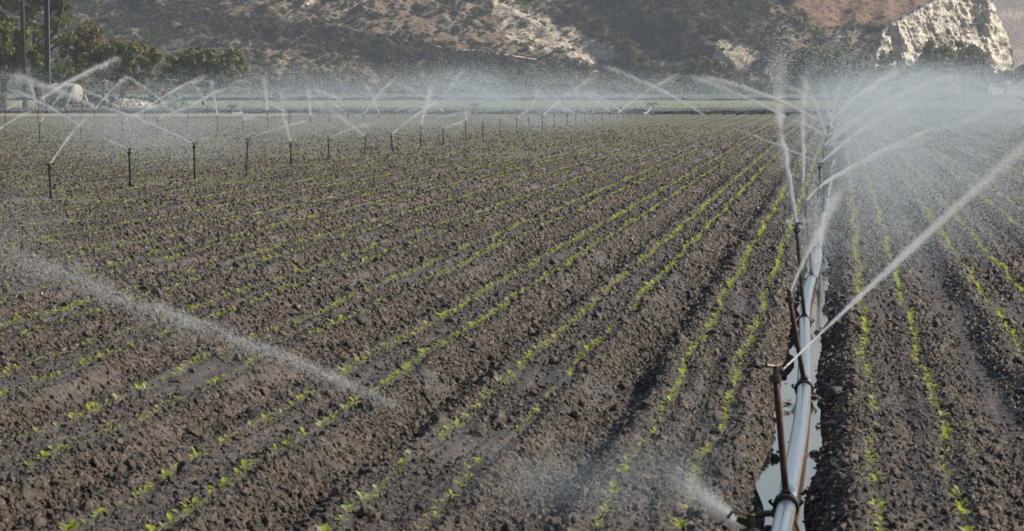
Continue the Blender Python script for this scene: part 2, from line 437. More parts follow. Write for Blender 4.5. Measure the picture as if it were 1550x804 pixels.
def merge_instances(geos, P, s, mi_choice, rx, rz):
    Vs = []; Fs = []; base = 0
    for k, (v, f) in enumerate(geos):
        idx = np.nonzero(mi_choice == k)[0]
        if not len(idx): continue
        c, sn = np.cos(rz[idx])[:, None], np.sin(rz[idx])[:, None]
        tx = rx[idx][:, None]
        x = v[None, :, 0] * s[idx][:, None]; y_ = v[None, :, 1] * s[idx][:, None]; z = v[None, :, 2] * s[idx][:, None]
        x = x + z * tx
        W = np.stack([x * c - y_ * sn, x * sn + y_ * c, z], -1) + P[idx][:, None, :]
        q = np.array([p for p in f if len(p) == 4])
        Fk = q[None] + (base + np.arange(len(idx)) * len(v))[:, None, None]
        Vs.append(W.reshape(-1, 3)); Fs.append(Fk.reshape(-1, 4)); base += len(idx) * len(v)
    return np.concatenate(Vs), np.concatenate(Fs)
def far_geo(seed):
    r = random.Random(seed); m = MB()
    for k in range(3):
        a = r.uniform(0, 6.28); L = .045; ca, sa = math.cos(a), math.sin(a); w = .022; e = .035
        m.add([(0, 0, .01), (L * .6 * ca - w * sa, L * .6 * sa + w * ca, e), (L * 1.2 * ca, L * 1.2 * sa, e * 1.2), (L * .6 * ca + w * sa, L * .6 * sa - w * ca, e)], [(0, 1, 2, 3)])
    return np.array(m.v), m.f
rp = pts[rest]; mid = rp[:, 1] < 70
for nm, sel, geos, lab, smul in (('seedlings', mid, SEED, 'rows of small green seedlings across the middle of the field', .66), ('distant_seedlings', ~mid, [far_geo(k) for k in range(8)], 'faint green rows of seedlings towards the far end of the field', .76)):
    q = rp[sel]; n = len(q)
    V, Fc = merge_instances(geos, q[:, :3], rng.uniform(.75, 1.35, n) * smul, rng.integers(0, 8, n), rng.uniform(-.25, .25, n), rng.uniform(0, 6.28, n))
    o = mesh_obj(nm, V, Fc, mats=[M_leaf, M_leaf2], mi=(_hash(np.arange(len(Fc)) // 10, np.zeros(len(Fc)), 5) > .8).astype(int))
    tag(o, lab, 'seedlings', kind='stuff')

# ------------------------------------------------------------------ irrigation pipe, risers, puddle
def alu_material():
    m, n, l, p = nt('aluminium_pipe')
    geo = n.new('ShaderNodeNewGeometry'); sep = n.new('ShaderNodeSeparateXYZ'); l.new(geo.outputs['Normal'], sep.inputs[0])
    nz = n.new('ShaderNodeTexNoise'); nz.inputs['Scale'].default_value = 16; nz.inputs['Detail'].default_value = 9; nz.inputs['Roughness'].default_value = .7
    l.new(geo.outputs['Position'], nz.inputs['Vector'])
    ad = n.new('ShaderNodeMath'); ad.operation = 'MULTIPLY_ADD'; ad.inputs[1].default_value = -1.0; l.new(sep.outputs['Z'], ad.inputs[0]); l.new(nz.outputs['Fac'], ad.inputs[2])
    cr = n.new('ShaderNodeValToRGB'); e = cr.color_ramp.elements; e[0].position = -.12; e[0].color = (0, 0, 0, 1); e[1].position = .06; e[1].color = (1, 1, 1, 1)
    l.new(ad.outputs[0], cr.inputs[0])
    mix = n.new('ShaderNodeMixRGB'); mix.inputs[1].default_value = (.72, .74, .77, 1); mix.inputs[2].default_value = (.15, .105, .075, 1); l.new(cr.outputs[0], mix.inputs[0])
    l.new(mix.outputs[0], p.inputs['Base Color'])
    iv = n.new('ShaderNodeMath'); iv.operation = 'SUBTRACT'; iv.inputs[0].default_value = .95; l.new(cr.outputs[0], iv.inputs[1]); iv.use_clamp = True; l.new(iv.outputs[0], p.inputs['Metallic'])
    r2 = n.new('ShaderNodeMath'); r2.operation = 'MULTIPLY_ADD'; r2.inputs[1].default_value = .5; r2.inputs[2].default_value = .24; l.new(cr.outputs[0], r2.inputs[0]); l.new(r2.outputs[0], p.inputs['Roughness'])
    return m
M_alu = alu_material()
M_rust = simple('rusty_steel', [(.03, .022, .016), (.115, .05, .03)], 14, .75, .3, .5, .003)
M_dsteel = simple('dark_steel', [(.02, .022, .022), (.06, .062, .055)], 18, .6, .5)
M_mossy = simple('mossy_steel', [(.025, .035, .022), (.07, .075, .045)], 14, .75, .2)
M_blue = simple('bluish_steel', [(.03, .07, .08), (.06, .11, .12)], 10, .6, .2)
M_brass = simple('bronze', [(.03, .024, .018), (.09, .065, .035)], 20, .5, .6)
inv = lambda k: .001626 + .00063 * k
PX = [(-1, -.243)] + [(k, (x - 1275) * 1.75 / (1 / inv(k))) for k, x in enumerate([1191, 1218, 1218, 1229, 1239, 1242, 1248, 1252, 1255, 1257])]
def pipeX(k):
    for a, b in zip(PX[:-1], PX[1:]):
        if a[0] <= k <= b[0]: q = (k - a[0]) / (b[0] - a[0]); return a[1] * (1 - q) + b[1] * q
    return -.24 + .03 * math.sin(k * 1.7)
YK = lambda k: 14508 * inv(k)
PR = .0435; PZ = -.062
FRz = float(np.array(0))
ordw = lambda k: numw[k]
for k in range(-1, 33):
    a = Vector((pipeX(k), YK(k), PZ)); b = Vector((pipeX(k + 1), YK(k + 1), PZ))
    if k == 32: b.y = 336.8
    t_ = empty('irrigation_pipe', a)
    bow = .018 * math.sin(k * 2.3 + .6)
    nseg = 14 if k < 8 else 6
    c = [Vector(((b.x - a.x) * q + bow * math.sin(math.pi * q) , (b.y - a.y - .02) * q + .01, .012 * math.sin(math.pi * q * 2 + k))) for q in np.linspace(0, 1, nseg)]
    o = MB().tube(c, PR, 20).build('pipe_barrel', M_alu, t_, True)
    if k < 16:
        m = MB(); d = (c[1] - c[0]).normalized()
        m.tube([Vector((0, 0, 0)) - d * .05, Vector((0, 0, 0)) - d * .045, d * .045, d * .05], [PR + .003, PR + .010, PR + .010, PR + .003], 20)
        m.ring((0, -.05, 0), d, PR + .008, .006); m.ring((0, .05, 0), d, PR + .008, .007)
        m.tube([(-PR - .012, .05, 0), (-PR - .03, .02, .02), (-PR - .02, -.05, .03)], .006, 6)
        m.tube([(PR + .012, .05, 0), (PR + .03, .02, .02), (PR + .02, -.05, .03)], .006, 6)
        cl = m.build('coupling', M_dsteel, t_, False)
        m = MB(); m.box((-.022, -.03, PR + .005), (.022, .03, PR + .03), .005)
        m.build('riser_socket', M_brass, cl)
    where = 'nearest length of silver irrigation pipe, running out of the bottom edge' if k == -1 else 'silver irrigation pipe length behind the %s riser of the pipeline' % ordw(k + 1 if k + 1 < len(numw) else 34)
    tag(t_, where, 'pipe', 'lengths of the metal pipeline along the furrow')

def make_riser(base, top, rad, mat, hs=1.0, turn=0.0, name='sprinkler_riser', seg=10):
    t_ = empty(name, base); v = Vector(top) - Vector(base); n_ = 5
    ps = [v * q + Vector((0, 0, 0)) for q in np.linspace(0, 1, n_)]
    MB().tube(ps, rad, seg).build('riser_pipe', mat, t_, True)
    # impact sprinkler: body, nozzle, swing arm
    h = MB(); z = v; s = hs
    h.tube([z + Vector((0, 0, -.035 * s)), z + Vector((0, 0, -.03 * s)), z + Vector((0, 0, -.005 * s)), z], [rad * 1.1, rad * 1.7, rad * 1.7, rad * 1.1], 10)
    h.tube([z, z + Vector((0, 0, .03 * s))], .011 * s, 8)
    h.tube([z + Vector((0, 0, .008 * s)), z + Vector((math.cos(turn) * .035, math.sin(turn) * .035, .025)) * s], .009 * s, 8)
    hd = h.build('sprinkler_head', M_brass, t_)
    a = MB(); q = Vector((math.cos(turn), math.sin(turn), 0)); w = Vector((-q.y, q.x, 0))
    a.tube([z + Vector((0, 0, .035)) * s, z + (q * .045 + w * .02 + Vector((0, 0, .045))) * s, z + (q * .06 + Vector((0, 0, .028))) * s], .005 * s, 6)
    a.tube([z + Vector((0, 0, .035)) * s, z + (-q * .05 - w * .01 + Vector((0, 0, .04))) * s], [.006 * s, .011 * s], 6)
    a.ring(z + Vector((0, 0, .035)) * s, (0, 0, 1), .010 * s, .004 * s, 10, 5)
    a.build('swing_arm', M_brass, hd)
    return t_
heads = {}
# risers on the pipeline: (head pixel), observed tops
RT = {-1: (1136, 800), 0: (1174, 567), 1: (1195, 450), 2: (1206, 345), 3: (1219, 309), 4: (1239, 284), 5: (1241, 251), 6: (1246.5, 224), 7: (1250.5, 209), 8: (1253.5, 192), 9: (1256, 184)}
rtxt = {-1: 'dark sprinkler head of the nearest riser, cut off by the bottom edge', 0: 'rusty red and green leaning riser beside the widest stretch of puddle',
        1: 'rusty brown leaning riser whose jet shoots steeply up over the pipe', 2: 'dark green leaning riser under the tall upright spray column',
        3: 'slim brown riser just right of the tall spray column base', 4: 'thick dark riser spraying the long bright double jet to the right',
        5: 'upright dark riser sending a thin jet to the upper left', 6: 'slender dark riser behind the upright one, nearest in the mist', 7: 'grey riser in the mist with a fan of thin jets',
        8: 'tall thin grey riser at the heart of the mist', 9: 'faint thin riser farthest back that shows in the mist'}
matk = {-1: M_dsteel, 0: M_rust, 1: M_rust, 2: M_mossy, 3: M_rust, 4: M_dsteel, 5: M_mossy, 6: M_dsteel, 7: M_dsteel, 8: M_dsteel, 9: M_dsteel}
for k in range(-1, 30):
    base = Vector((pipeX(k), YK(k), PZ + PR))
    if k in RT: top = at(*RT[k], YK(k) - .05 if k < 3 else YK(k))
    else: top = base + Vector((rng.uniform(-.04, .04), 0, .55))
    o = make_riser(base, top, .0155 if k < 5 else .018, matk.get(k, M_dsteel), 1.0, {0: .5, 1: 1.2, -1: 3.0}.get(k, k * 1.3))
    heads[('p', k)] = Vector(top) + Vector((0, 0, .02))
    tag(o, rtxt.get(k, 'thin riser veiled in spray, %s along the pipeline' % ordw(k + 1)), 'sprinkler riser', 'sprinkler risers along the pipeline')
# risers across the left of the field
L1 = [(75, 253, 77), (196, 230, 197), (294, 221, 295), (375, 214, 373), (440, 219, 441), (497.5, 211, 497), (553.5, 209.5, 552), (592, 205.5, 595), (637, 193, 637), (671, 197, 671), (705, 185.5, 705), (731, 184, 731), (757, 182.5, 757),
      (782, 181, 782), (800, 179.5, 803), (821, 176.5, 821), (839, 176, 839.5), (858, 173.5, 858), (871.5, 173.5, 872), (885, 172, 886), (896.5, 173, 898.5), (912, 173.5, 911.5), (923, 169, 923), (935, 171.5, 934), (943.5, 171, 944), (953, 171, 953), (961.5, 164.5, 961.5)]
for i, (x, yt, xb) in enumerate(L1):
    yb = 130 + 1 / (.00585 + .00060 * i); b = on_ground(xb, yb, -.03); tp = at(x, yt, b.y)
    o = make_riser(b, tp, .021 + .0001 * i, [M_dsteel, M_dsteel, M_mossy, M_mossy, M_rust, M_blue, M_blue][i % 7], 1.4, i * 2.1 + 3, seg=8)
    heads[('a', i)] = tp + Vector((0, 0, .02))
    tag(o, 'dark sprinkler riser, %s from the left in the front line across the field' % ordw(i), 'sprinkler riser', 'sprinkler risers in the front line')
L2 = [(60, 188, 60), (123, 194, 123), (185, 184, 184), (238, 182, 238), (283, 179.5, 284.5), (329, 178, 329), (368, 182, 368), (405, 169, 405), (438, 174, 438), (470, 177, 470), (498, 171, 498.5), (526.5, 175, 527), (551, 173, 551), (574, 174, 574), (598, 168.5, 598), (617, 170, 617), (640, 171, 640), (672.5, 170, 672.5)]
for i, (x, yt, xb) in enumerate(L2):
    yb = 130 + 1 / (.0111 + .00062 * i); b = on_ground(xb, yb, -.03); tp = at(x, yt, b.y)
    o = make_riser(b, tp, .024, [M_dsteel, M_dsteel, M_blue, M_blue][i % 4], 1.6, i * 1.7, seg=6)
    heads[('b', i)] = tp + Vector((0, 0, .02))
    tag(o, 'thin riser in pale spray, %s from the left in the second line' % ordw(i), 'sprinkler riser', 'sprinkler risers in the second line')
L3 = [(8, 167, 187), (57, 168, 184.5), (100, 164, 181.5), (143, 167, 180), (182, 164, 179), (219, 165, 178.5), (254, 161, 177.5), (285, 164, 177), (314, 161, 176)]
for i, (x, yt, yb) in enumerate(L3):
    b = on_ground(x, yb, -.03); tp = at(x, yt, b.y)
    o = make_riser(b, tp, .026, M_dsteel, 1.8, i, seg=6); heads[('c', i)] = tp
    tag(o, 'faint riser near the dirt yard, %s from the left in the farthest line' % ordw(i), 'sprinkler riser', 'sprinkler risers in the farthest line')
for (ln, x0, x1, lab) in ((L1, 77, 961, 'front'), ):
    a = on_ground(-20, 315, -.09); b = on_ground(962, 178, -.09)
    o = MB().tube([a.lerp(b, q) for q in np.linspace(0, 1, 30)], .04, 10).build('lateral_pipe', M_alu, None, True)
    tag(o, 'low metal pipe lying in the furrow under the front line of risers', 'pipe')
# puddle
m, n, l, p = nt('puddle_water')
p.inputs['Base Color'].default_value = (.06, .05, .04, 1); p.inputs['Roughness'].default_value = .05; p.inputs['IOR'].default_value = 1.33; p.inputs['Specular IOR Level'].default_value = 1.0
geo = n.new('ShaderNodeNewGeometry'); nz = n.new('ShaderNodeTexNoise'); nz.inputs['Scale'].default_value = 25; l.new(geo.outputs['Position'], nz.inputs['Vector'])
b_ = n.new('ShaderNodeBump'); b_.inputs['Strength'].default_value = .08; b_.inputs['Distance'].default_value = .002; l.new(nz.outputs['Fac'], b_.inputs['Height']); l.new(b_.outputs[0], p.inputs['Normal'])
M_water = m
ys = np.linspace(10, 62, 120)
cx = -.26 + .02 * np.sin(ys * .9) ; hw = .125 + .05 * np.sin(ys * .7 + 1) * np.sin(ys * .31)
X = cx[:, None] + np.linspace(-1, 1, 6)[None] * hw[:, None]; Y = np.repeat(ys[:, None], 6, 1); Z = np.full_like(X, -.118)
tag(mesh_obj('puddle_water', np.stack([X, Y, Z], -1).reshape(-1, 3), grid_faces(120, 6), M_water), 'shallow pale blue water lying in the furrow beside the pipe', 'water', kind='structure')
# dead leaf by the first riser
g = on_ground(1182, 588); z0 = float(height(np.array([g.x]), np.array([g.y]))[0])
M_straw = simple('dry_leaf', [(.30, .16, .07), (.42, .26, .13)], 30, .8)
m = MB()
for k in range(5):
    a = -.5 + .25 * k; L_ = .07 + .02 * (k % 2)
    m.add([(0, 0, .01 * k), (L_ * math.cos(a) * .5, L_ * math.sin(a) * .5 + .012, .02 + .006 * k), (L_ * math.cos(a), L_ * math.sin(a), .004 * k), (L_ * math.cos(a) * .5, L_ * math.sin(a) * .5 - .012, .012 + .006 * k)], [(0, 1, 2, 3)])
o = m.build('dry_leaf', M_straw); o.location = (g.x, g.y, z0 + .03); tag(o, 'orange brown dry leaf scrap at the edge of the puddle', 'dry leaf')

# ------------------------------------------------------------------ hills
def in_poly(x, y, poly):
    c = np.zeros(x.shape, bool); n = len(poly)
    for i in range(n):
        x0, y0 = poly[i]; x1, y1 = poly[(i + 1) % n]
        k = ((y0 > y) != (y1 > y)) & (x < (x1 - x0) * (y - y0) / (y1 - y0 + 1e-9) + x0); c ^= k
    return c
def hill_material():
    m, n, l, p = nt('hillside')
    a = n.new('ShaderNodeAttribute'); a.attribute_name = 'cover'
    geo = n.new('ShaderNodeNewGeometry')
    nz, cr = mix_noise(n, l, .9, [(.35, .35, .36), (.95, .95, .95), (1.7, 1.65, 1.55)], detail=10, rough=.8, stops=[.36, .5, .64], vec=geo.outputs['Position'])
    mu = n.new('ShaderNodeMixRGB'); mu.blend_type = 'MULTIPLY'; mu.inputs[0].default_value = 1
    l.new(a.outputs['Color'], mu.inputs[1]); l.new(cr.outputs[0], mu.inputs[2]); l.new(mu.outputs[0], p.inputs['Base Color'])
    p.inputs['Roughness'].default_value = 1; p.inputs['Specular IOR Level'].default_value = .05
    nb = n.new('ShaderNodeTexNoise'); nb.inputs['Scale'].default_value = .8; nb.inputs['Detail'].default_value = 8; l.new(geo.outputs['Position'], nb.inputs['Vector'])
    b = n.new('ShaderNodeBump'); b.inputs['Strength'].default_value = 1; b.inputs['Distance'].default_value = .8; l.new(nb.outputs['Fac'], b.inputs['Height']); l.new(b.outputs[0], p.inputs['Normal'])
    return m
M_hill = hill_material()
def set_cover(o, col):
    at_ = o.data.color_attributes.new('cover', 'FLOAT_COLOR', 'POINT')
    c = np.ones((len(col), 4), np.float32); c[:, :3] = col; at_.data.foreach_set('color', c.ravel())
HPX = [-1400, -100, 300, 560, 800, 1075, 1150, 1275, 1330, 1420, 1560, 2600]
HY0 = [930, 955, 962, 972, 983, 993, 989, 981, 990, 1000, 1010, 1060]
def hill_z(X, Y):
    Xs = X + .75 * np.clip(Y - 975, 0, 60)
    px = 1275 + Xs * 8.29
    Y0 = np.interp(px, HPX, HY0); Y0 = Y0 + 9 * (fbm(Xs * .03, Y * .012, 61, 3) - .5)
    d = Y - Y0
    z = .60 * np.maximum(d, 0) + .02 * d
    z = 55 * (1 - np.exp(-z / 55))
    g = fbm(Xs * .085, Y * .035, 71, 4, True) - .5
    z = z + (3.2 * g + 1.1 * (fbm(X * .3, Y * .3, 81, 3) - .5)) * smooth(0, 9, d)
    fall = smooth(31.5, 24.5, X)                      # the spur ends behind the cliff
    z = np.where(X > 22, z * fall, z)
    return np.where(d > -3, z, -.4) - .25
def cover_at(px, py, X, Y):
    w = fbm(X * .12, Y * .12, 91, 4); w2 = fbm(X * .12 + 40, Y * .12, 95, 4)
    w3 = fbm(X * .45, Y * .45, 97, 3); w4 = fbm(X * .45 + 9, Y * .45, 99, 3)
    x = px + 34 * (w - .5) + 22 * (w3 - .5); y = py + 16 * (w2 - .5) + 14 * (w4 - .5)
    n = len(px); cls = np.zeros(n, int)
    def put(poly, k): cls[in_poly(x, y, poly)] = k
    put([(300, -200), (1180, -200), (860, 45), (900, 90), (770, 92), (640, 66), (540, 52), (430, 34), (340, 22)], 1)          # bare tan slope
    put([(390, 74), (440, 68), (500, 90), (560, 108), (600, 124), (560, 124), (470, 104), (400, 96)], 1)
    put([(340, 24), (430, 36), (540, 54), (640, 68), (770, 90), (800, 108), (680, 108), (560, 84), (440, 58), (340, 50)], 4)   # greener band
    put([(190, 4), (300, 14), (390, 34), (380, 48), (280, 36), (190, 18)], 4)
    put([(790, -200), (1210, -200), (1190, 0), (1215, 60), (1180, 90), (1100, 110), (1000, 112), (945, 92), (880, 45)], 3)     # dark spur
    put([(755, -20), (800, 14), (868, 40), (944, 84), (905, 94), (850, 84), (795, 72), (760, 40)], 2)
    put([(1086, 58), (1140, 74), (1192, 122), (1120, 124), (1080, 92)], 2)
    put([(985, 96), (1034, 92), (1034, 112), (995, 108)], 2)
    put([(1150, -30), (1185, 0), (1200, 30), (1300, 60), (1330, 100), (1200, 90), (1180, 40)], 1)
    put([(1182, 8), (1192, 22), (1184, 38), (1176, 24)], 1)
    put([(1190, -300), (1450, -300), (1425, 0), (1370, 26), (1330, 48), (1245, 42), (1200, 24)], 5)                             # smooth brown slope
    put([(1290, 38), (1345, 46), (1345, 100), (1318, 90)], 3)  # shadow in the gully left of the cliff, painted as dark cover
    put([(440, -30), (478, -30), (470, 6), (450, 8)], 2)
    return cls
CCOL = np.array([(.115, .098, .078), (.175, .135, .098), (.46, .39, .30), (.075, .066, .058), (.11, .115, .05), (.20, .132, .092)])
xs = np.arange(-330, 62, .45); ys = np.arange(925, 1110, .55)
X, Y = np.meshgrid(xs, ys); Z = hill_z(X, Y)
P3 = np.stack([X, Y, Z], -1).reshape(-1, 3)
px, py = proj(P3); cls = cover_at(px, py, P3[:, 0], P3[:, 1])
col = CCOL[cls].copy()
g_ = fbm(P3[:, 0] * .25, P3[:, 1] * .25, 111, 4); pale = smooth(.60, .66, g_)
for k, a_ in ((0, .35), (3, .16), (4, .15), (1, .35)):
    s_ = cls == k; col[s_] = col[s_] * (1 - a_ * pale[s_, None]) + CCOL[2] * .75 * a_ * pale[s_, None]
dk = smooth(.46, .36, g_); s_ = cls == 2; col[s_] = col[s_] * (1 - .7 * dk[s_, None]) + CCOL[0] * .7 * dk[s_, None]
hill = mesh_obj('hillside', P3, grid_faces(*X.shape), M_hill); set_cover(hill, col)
hill.data.polygons.foreach_set('use_smooth', np.ones(len(hill.data.polygons), dtype=bool))
tag(hill, 'steep brown hillside of scrub and bare tan soil', 'hill', kind='structure')
# dirt track cut along the slope
tr = []
for (a, b_) in ((655, 70), (690, 77), (725, 80), (760, 86), (800, 91), (812, 95)):
    best = min((abs(proj(np.array([[at(a, b_, y_)[0], y_, hill_z(np.array([at(a, b_, y_)[0]]), np.array([float(y_)]))[0]]]))[1][0] - b_), y_) for y_ in range(960, 1040))
    y_ = best[1]; q = at(a, b_, y_); tr.append(Vector((q.x, y_, hill_z(np.array([q.x]), np.array([float(y_)]))[0])))
m = MB()
for i, q in enumerate(tr): m.v += [tuple(q + Vector((0, -.9, .35))), tuple(q + Vector((0, .9, .55)))]
for i in range(len(tr) - 1): m.f.append((2 * i, 2 * i + 2, 2 * i + 3, 2 * i + 1))
tag(m.build('hill_path', simple('track', [(.42, .34, .27), (.5, .42, .33)], 1, .95)), 'narrow pale dirt track cut across the hillside scrub', 'path', kind='structure')
# shrubs on the hillside
def leaf_cloud(centres, rad, per, size, r, flat=.8):
    "many small leaf faces spread through clumps"
    n = len(centres) * per
    c = np.repeat(centres, per, 0); rr = np.repeat(rad, per)
    d = r.normal(size=(n, 3)); d /= np.linalg.norm(d, axis=1)[:, None]
    p = c + d * (rr * r.uniform(.35, 1.05, n) ** .6)[:, None] * np.array([1, 1, flat])
    a = r.normal(size=(n, 3)); a /= np.linalg.norm(a, axis=1)[:, None]
    b = np.cross(a, d + .6 * r.normal(size=(n, 3))); b /= np.linalg.norm(b, axis=1)[:, None] + 1e-9
    s = size * r.uniform(.6, 1.5, n)[:, None]
    V = np.stack([p - a * s, p - b * s * .55, p + a * s, p + b * s * .55], 1).reshape(-1, 3)
    return V, np.arange(n * 4).reshape(n, 4)
M_sh = [leafy('shrub_dark', (.04, .048, .028), (.075, .08, .045), .15, .7, .8, .1), leafy('shrub_olive', (.09, .095, .04), (.15, .145, .06), .2, .7, .8, .1),
        leafy('shrub_grey', (.09, .082, .062), (.15, .135, .105), .1, .8, .8, .05), leafy('shrub_green', (.09, .115, .03), (.16, .18, .05), .25, .7, .8, .1)]
def shrub_mesh(seed, mat):
    r = np.random.default_rng(seed); k = 9
    c = r.normal(size=(k, 3)) * np.array([.42, .42, .25]) + np.array([0, 0, .42])
    V, Fc = leaf_cloud(c, r.uniform(.25, .45, k), 22, .17, r)
    return mesh_obj('hill_shrub', V, Fc, mat)
def hill_point(px_, py_):
    lo = [(abs(proj(np.array([[at(px_, py_, y_)[0], y_, hill_z(np.array([at(px_, py_, y_)[0]]), np.array([float(y_)]))[0]]]))[1][0] - py_), y_) for y_ in np.arange(960, 1060, 1.5)]
    y_ = min(lo)[1]; q = at(px_, py_, y_); return Vector((q.x, y_, hill_z(np.array([q.x]), np.array([float(y_)]))[0]))
sh_spots = [(566, 29, 1.5, 0, 'round dark shrub alone on the bare tan slope above the green scrub band'), (481, 34, 1.1, 0, 'small dark shrub on tan slope above the left end of the scrub band'),
            (535, 36, 1.2, 2, 'grey round shrub on the tan slope left of a darker round shrub'), (738, 20, 1.2, 3, 'green shrub high on the tan slope near the top edge'),
            (545, 24, 1.9, 2, 'wide grey brown shrub patch high on the tan slope'), (708, 40, 1.1, 1, 'olive shrub on the tan slope well right of the lone dark shrub'),
            (1310, 118, 2.2, 0, 'dark shrub at the hill foot left of the pale cliff'), (690, 50, 1.3, 0, 'dark shrub just above the thin hillside dirt track')]
shr = []
for k, (a, b_, s, mi_, lab) in enumerate(sh_spots):
    o = shrub_mesh(200 + k, M_sh[mi_]); q = hill_point(a, b_); o.location = q; o.scale = (s, s, s); tag(o, lab, 'shrub', 'shrubs standing apart on the hillside'); shr.append(o)
n = 42000
X_ = rng.uniform(-165, 34, n); Y_ = rng.uniform(950, 1050, n); Z_ = hill_z(X_, Y_)
P_ = np.stack([X_, Y_, Z_], 1); px, py = proj(P_); c_ = cover_at(px, py, X_, Y_)
dens = np.array([.62,   .30, .10, .62, .95, .02])[c_] * (.35 + 1.2 * fbm(X_ * .1, Y_ * .1, 131, 3))
k = (rng.uniform(size=n) < dens) & (Z_ > 0) & (py > -14) & (py < 150) & (px > -30) & (px < 1490); P_ = P_[k]; c_ = c_[k]; n = len(P_)
tp = {0: [2, 4, 2, 3, 7, 5], 1: [0, 2, 1, 4, 5, 0], 2: [2, 0, 4], 3: [2, 4, 2, 4, 0, 7, 0], 4: [3, 5, 0, 1, 3, 2], 5: [2, 4]}
idx = np.array([random.choice(tp[q]) for q in c_]); s = .44 * np.exp(rng.normal(size=n) * .42); s = np.where(c_ == 4, s * 1.35, s); s = np.minimum(s, 1.7)
scatter('chaparral_scrub', P_ - np.array([0, 0, .15]), np.stack([rng.uniform(-.3, .3, n), rng.uniform(-.3, .3, n), rng.uniform(0, 6.28, n)], 1), s[:, None] * rng.uniform(.8, 1.2, (n, 3)), idx, shr,
        'grey and green chaparral scrub covering the hillside', 'scrub')

# pale cliff
M_cliff_n = hill_material(); M_cliff_n.name = 'cliff_rock'
cx_ = np.array([1322, 1336, 1350, 1376, 1392, 1416, 1440, 1470, 1490, 1503, 1515, 1523, 1529, 1533]); cy_ = np.array([88, 50, 38, 26, 14, 2, -14, -24, -14, 8, 36, 52, 68, 98])
nu, nv = 300, 150
uu = np.linspace(1322, 1533, nu); top = np.interp(uu, cx_, cy_)
T_ = np.linspace(0, 1, nv)[:, None]
bY = 942 + 20 * smooth(1322, 1500, uu) + 22 * smooth(1495, 1533, uu)
hx = (uu - 1275) / F * bY; ht = H + (130 - top) / F * bY + .6
hh = (1 - T_) * 0 + T_ * ht[None]
Xc = hx[None] + 0 * hh; 
rib = fbm(Xc * .30 + hh * .12 + .5 * fbm(Xc * .3, hh * .3, 7, 2), hh * .07 + 3, 141, 3, True) - .5; rib2 = fbm(Xc * 1.3 + hh * .3, hh * .8, 151, 5) - .5; bed = fbm(Xc * .1, hh * 1.6 + Xc * .2, 161, 3) - .5
Yc = bY[None] + hh * .42 + (-3.6 * rib - 1.7 * rib2 - 1.3 * bed) * smooth(0, .12, 1 - T_ + .05) + 5 * np.abs(rib) * 0
Xc = Xc + .9 * rib2
Pc = np.stack([Xc, Yc, hh - .5], -1)
back = Pc[-1:].copy(); back2 = back.copy(); back2[..., 1] += 40; back2[..., 2] += 1
Pc = np.concatenate([Pc, (back + back2) / 2, back2], 0)
sidec = Pc[:, -1:].copy(); sidec[..., 1] += 45; sidel = Pc[:, :1].copy(); sidel[..., 1] += 45
Pc = np.concatenate([sidel, Pc, sidec], 1)
Vc = Pc.reshape(-1, 3)
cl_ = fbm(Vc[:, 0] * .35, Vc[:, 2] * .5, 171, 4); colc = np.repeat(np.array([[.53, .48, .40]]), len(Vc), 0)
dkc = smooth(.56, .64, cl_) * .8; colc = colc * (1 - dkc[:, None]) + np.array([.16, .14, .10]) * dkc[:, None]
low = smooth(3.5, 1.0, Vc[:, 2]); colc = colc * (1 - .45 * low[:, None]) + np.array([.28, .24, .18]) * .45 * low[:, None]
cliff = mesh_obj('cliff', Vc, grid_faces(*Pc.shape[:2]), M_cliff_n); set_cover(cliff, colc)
tag(cliff, 'pale cream ribbed cliff face above dark round trees', 'cliff', kind='structure')
# farther hills at the right
xs = np.linspace(-250, 560, 240); ys = np.linspace(1650, 2300, 120); X, Y = np.meshgrid(xs, ys)
Z = .30 * np.maximum(0, Y - 1680 - .35 * (X - 50)) * (1 - .0 * X); Z = 150 * (1 - np.exp(-Z / 150)) * smooth(-260, -40, X)
Z = Z + 7 * (fbm(X * .012, Y * .008, 181, 4, True) - .5) * smooth(1650, 1720, Y) - .3
far = mesh_obj('distant_hill', np.stack([X, Y, Z], -1).reshape(-1, 3), grid_faces(*X.shape), M_hill); V_ = np.stack([X, Y, Z], -1).reshape(-1, 3)
gg = fbm(V_[:, 0] * .05, V_[:, 2] * .25, 191, 4); set_cover(far, np.where((gg > .62)[:, None], np.array([[.36, .31, .27]]), np.array([[.25, .205, .185]])))
tag(far, 'hazy lilac brown hillside behind the right end of the cliff', 'hill', kind='structure')

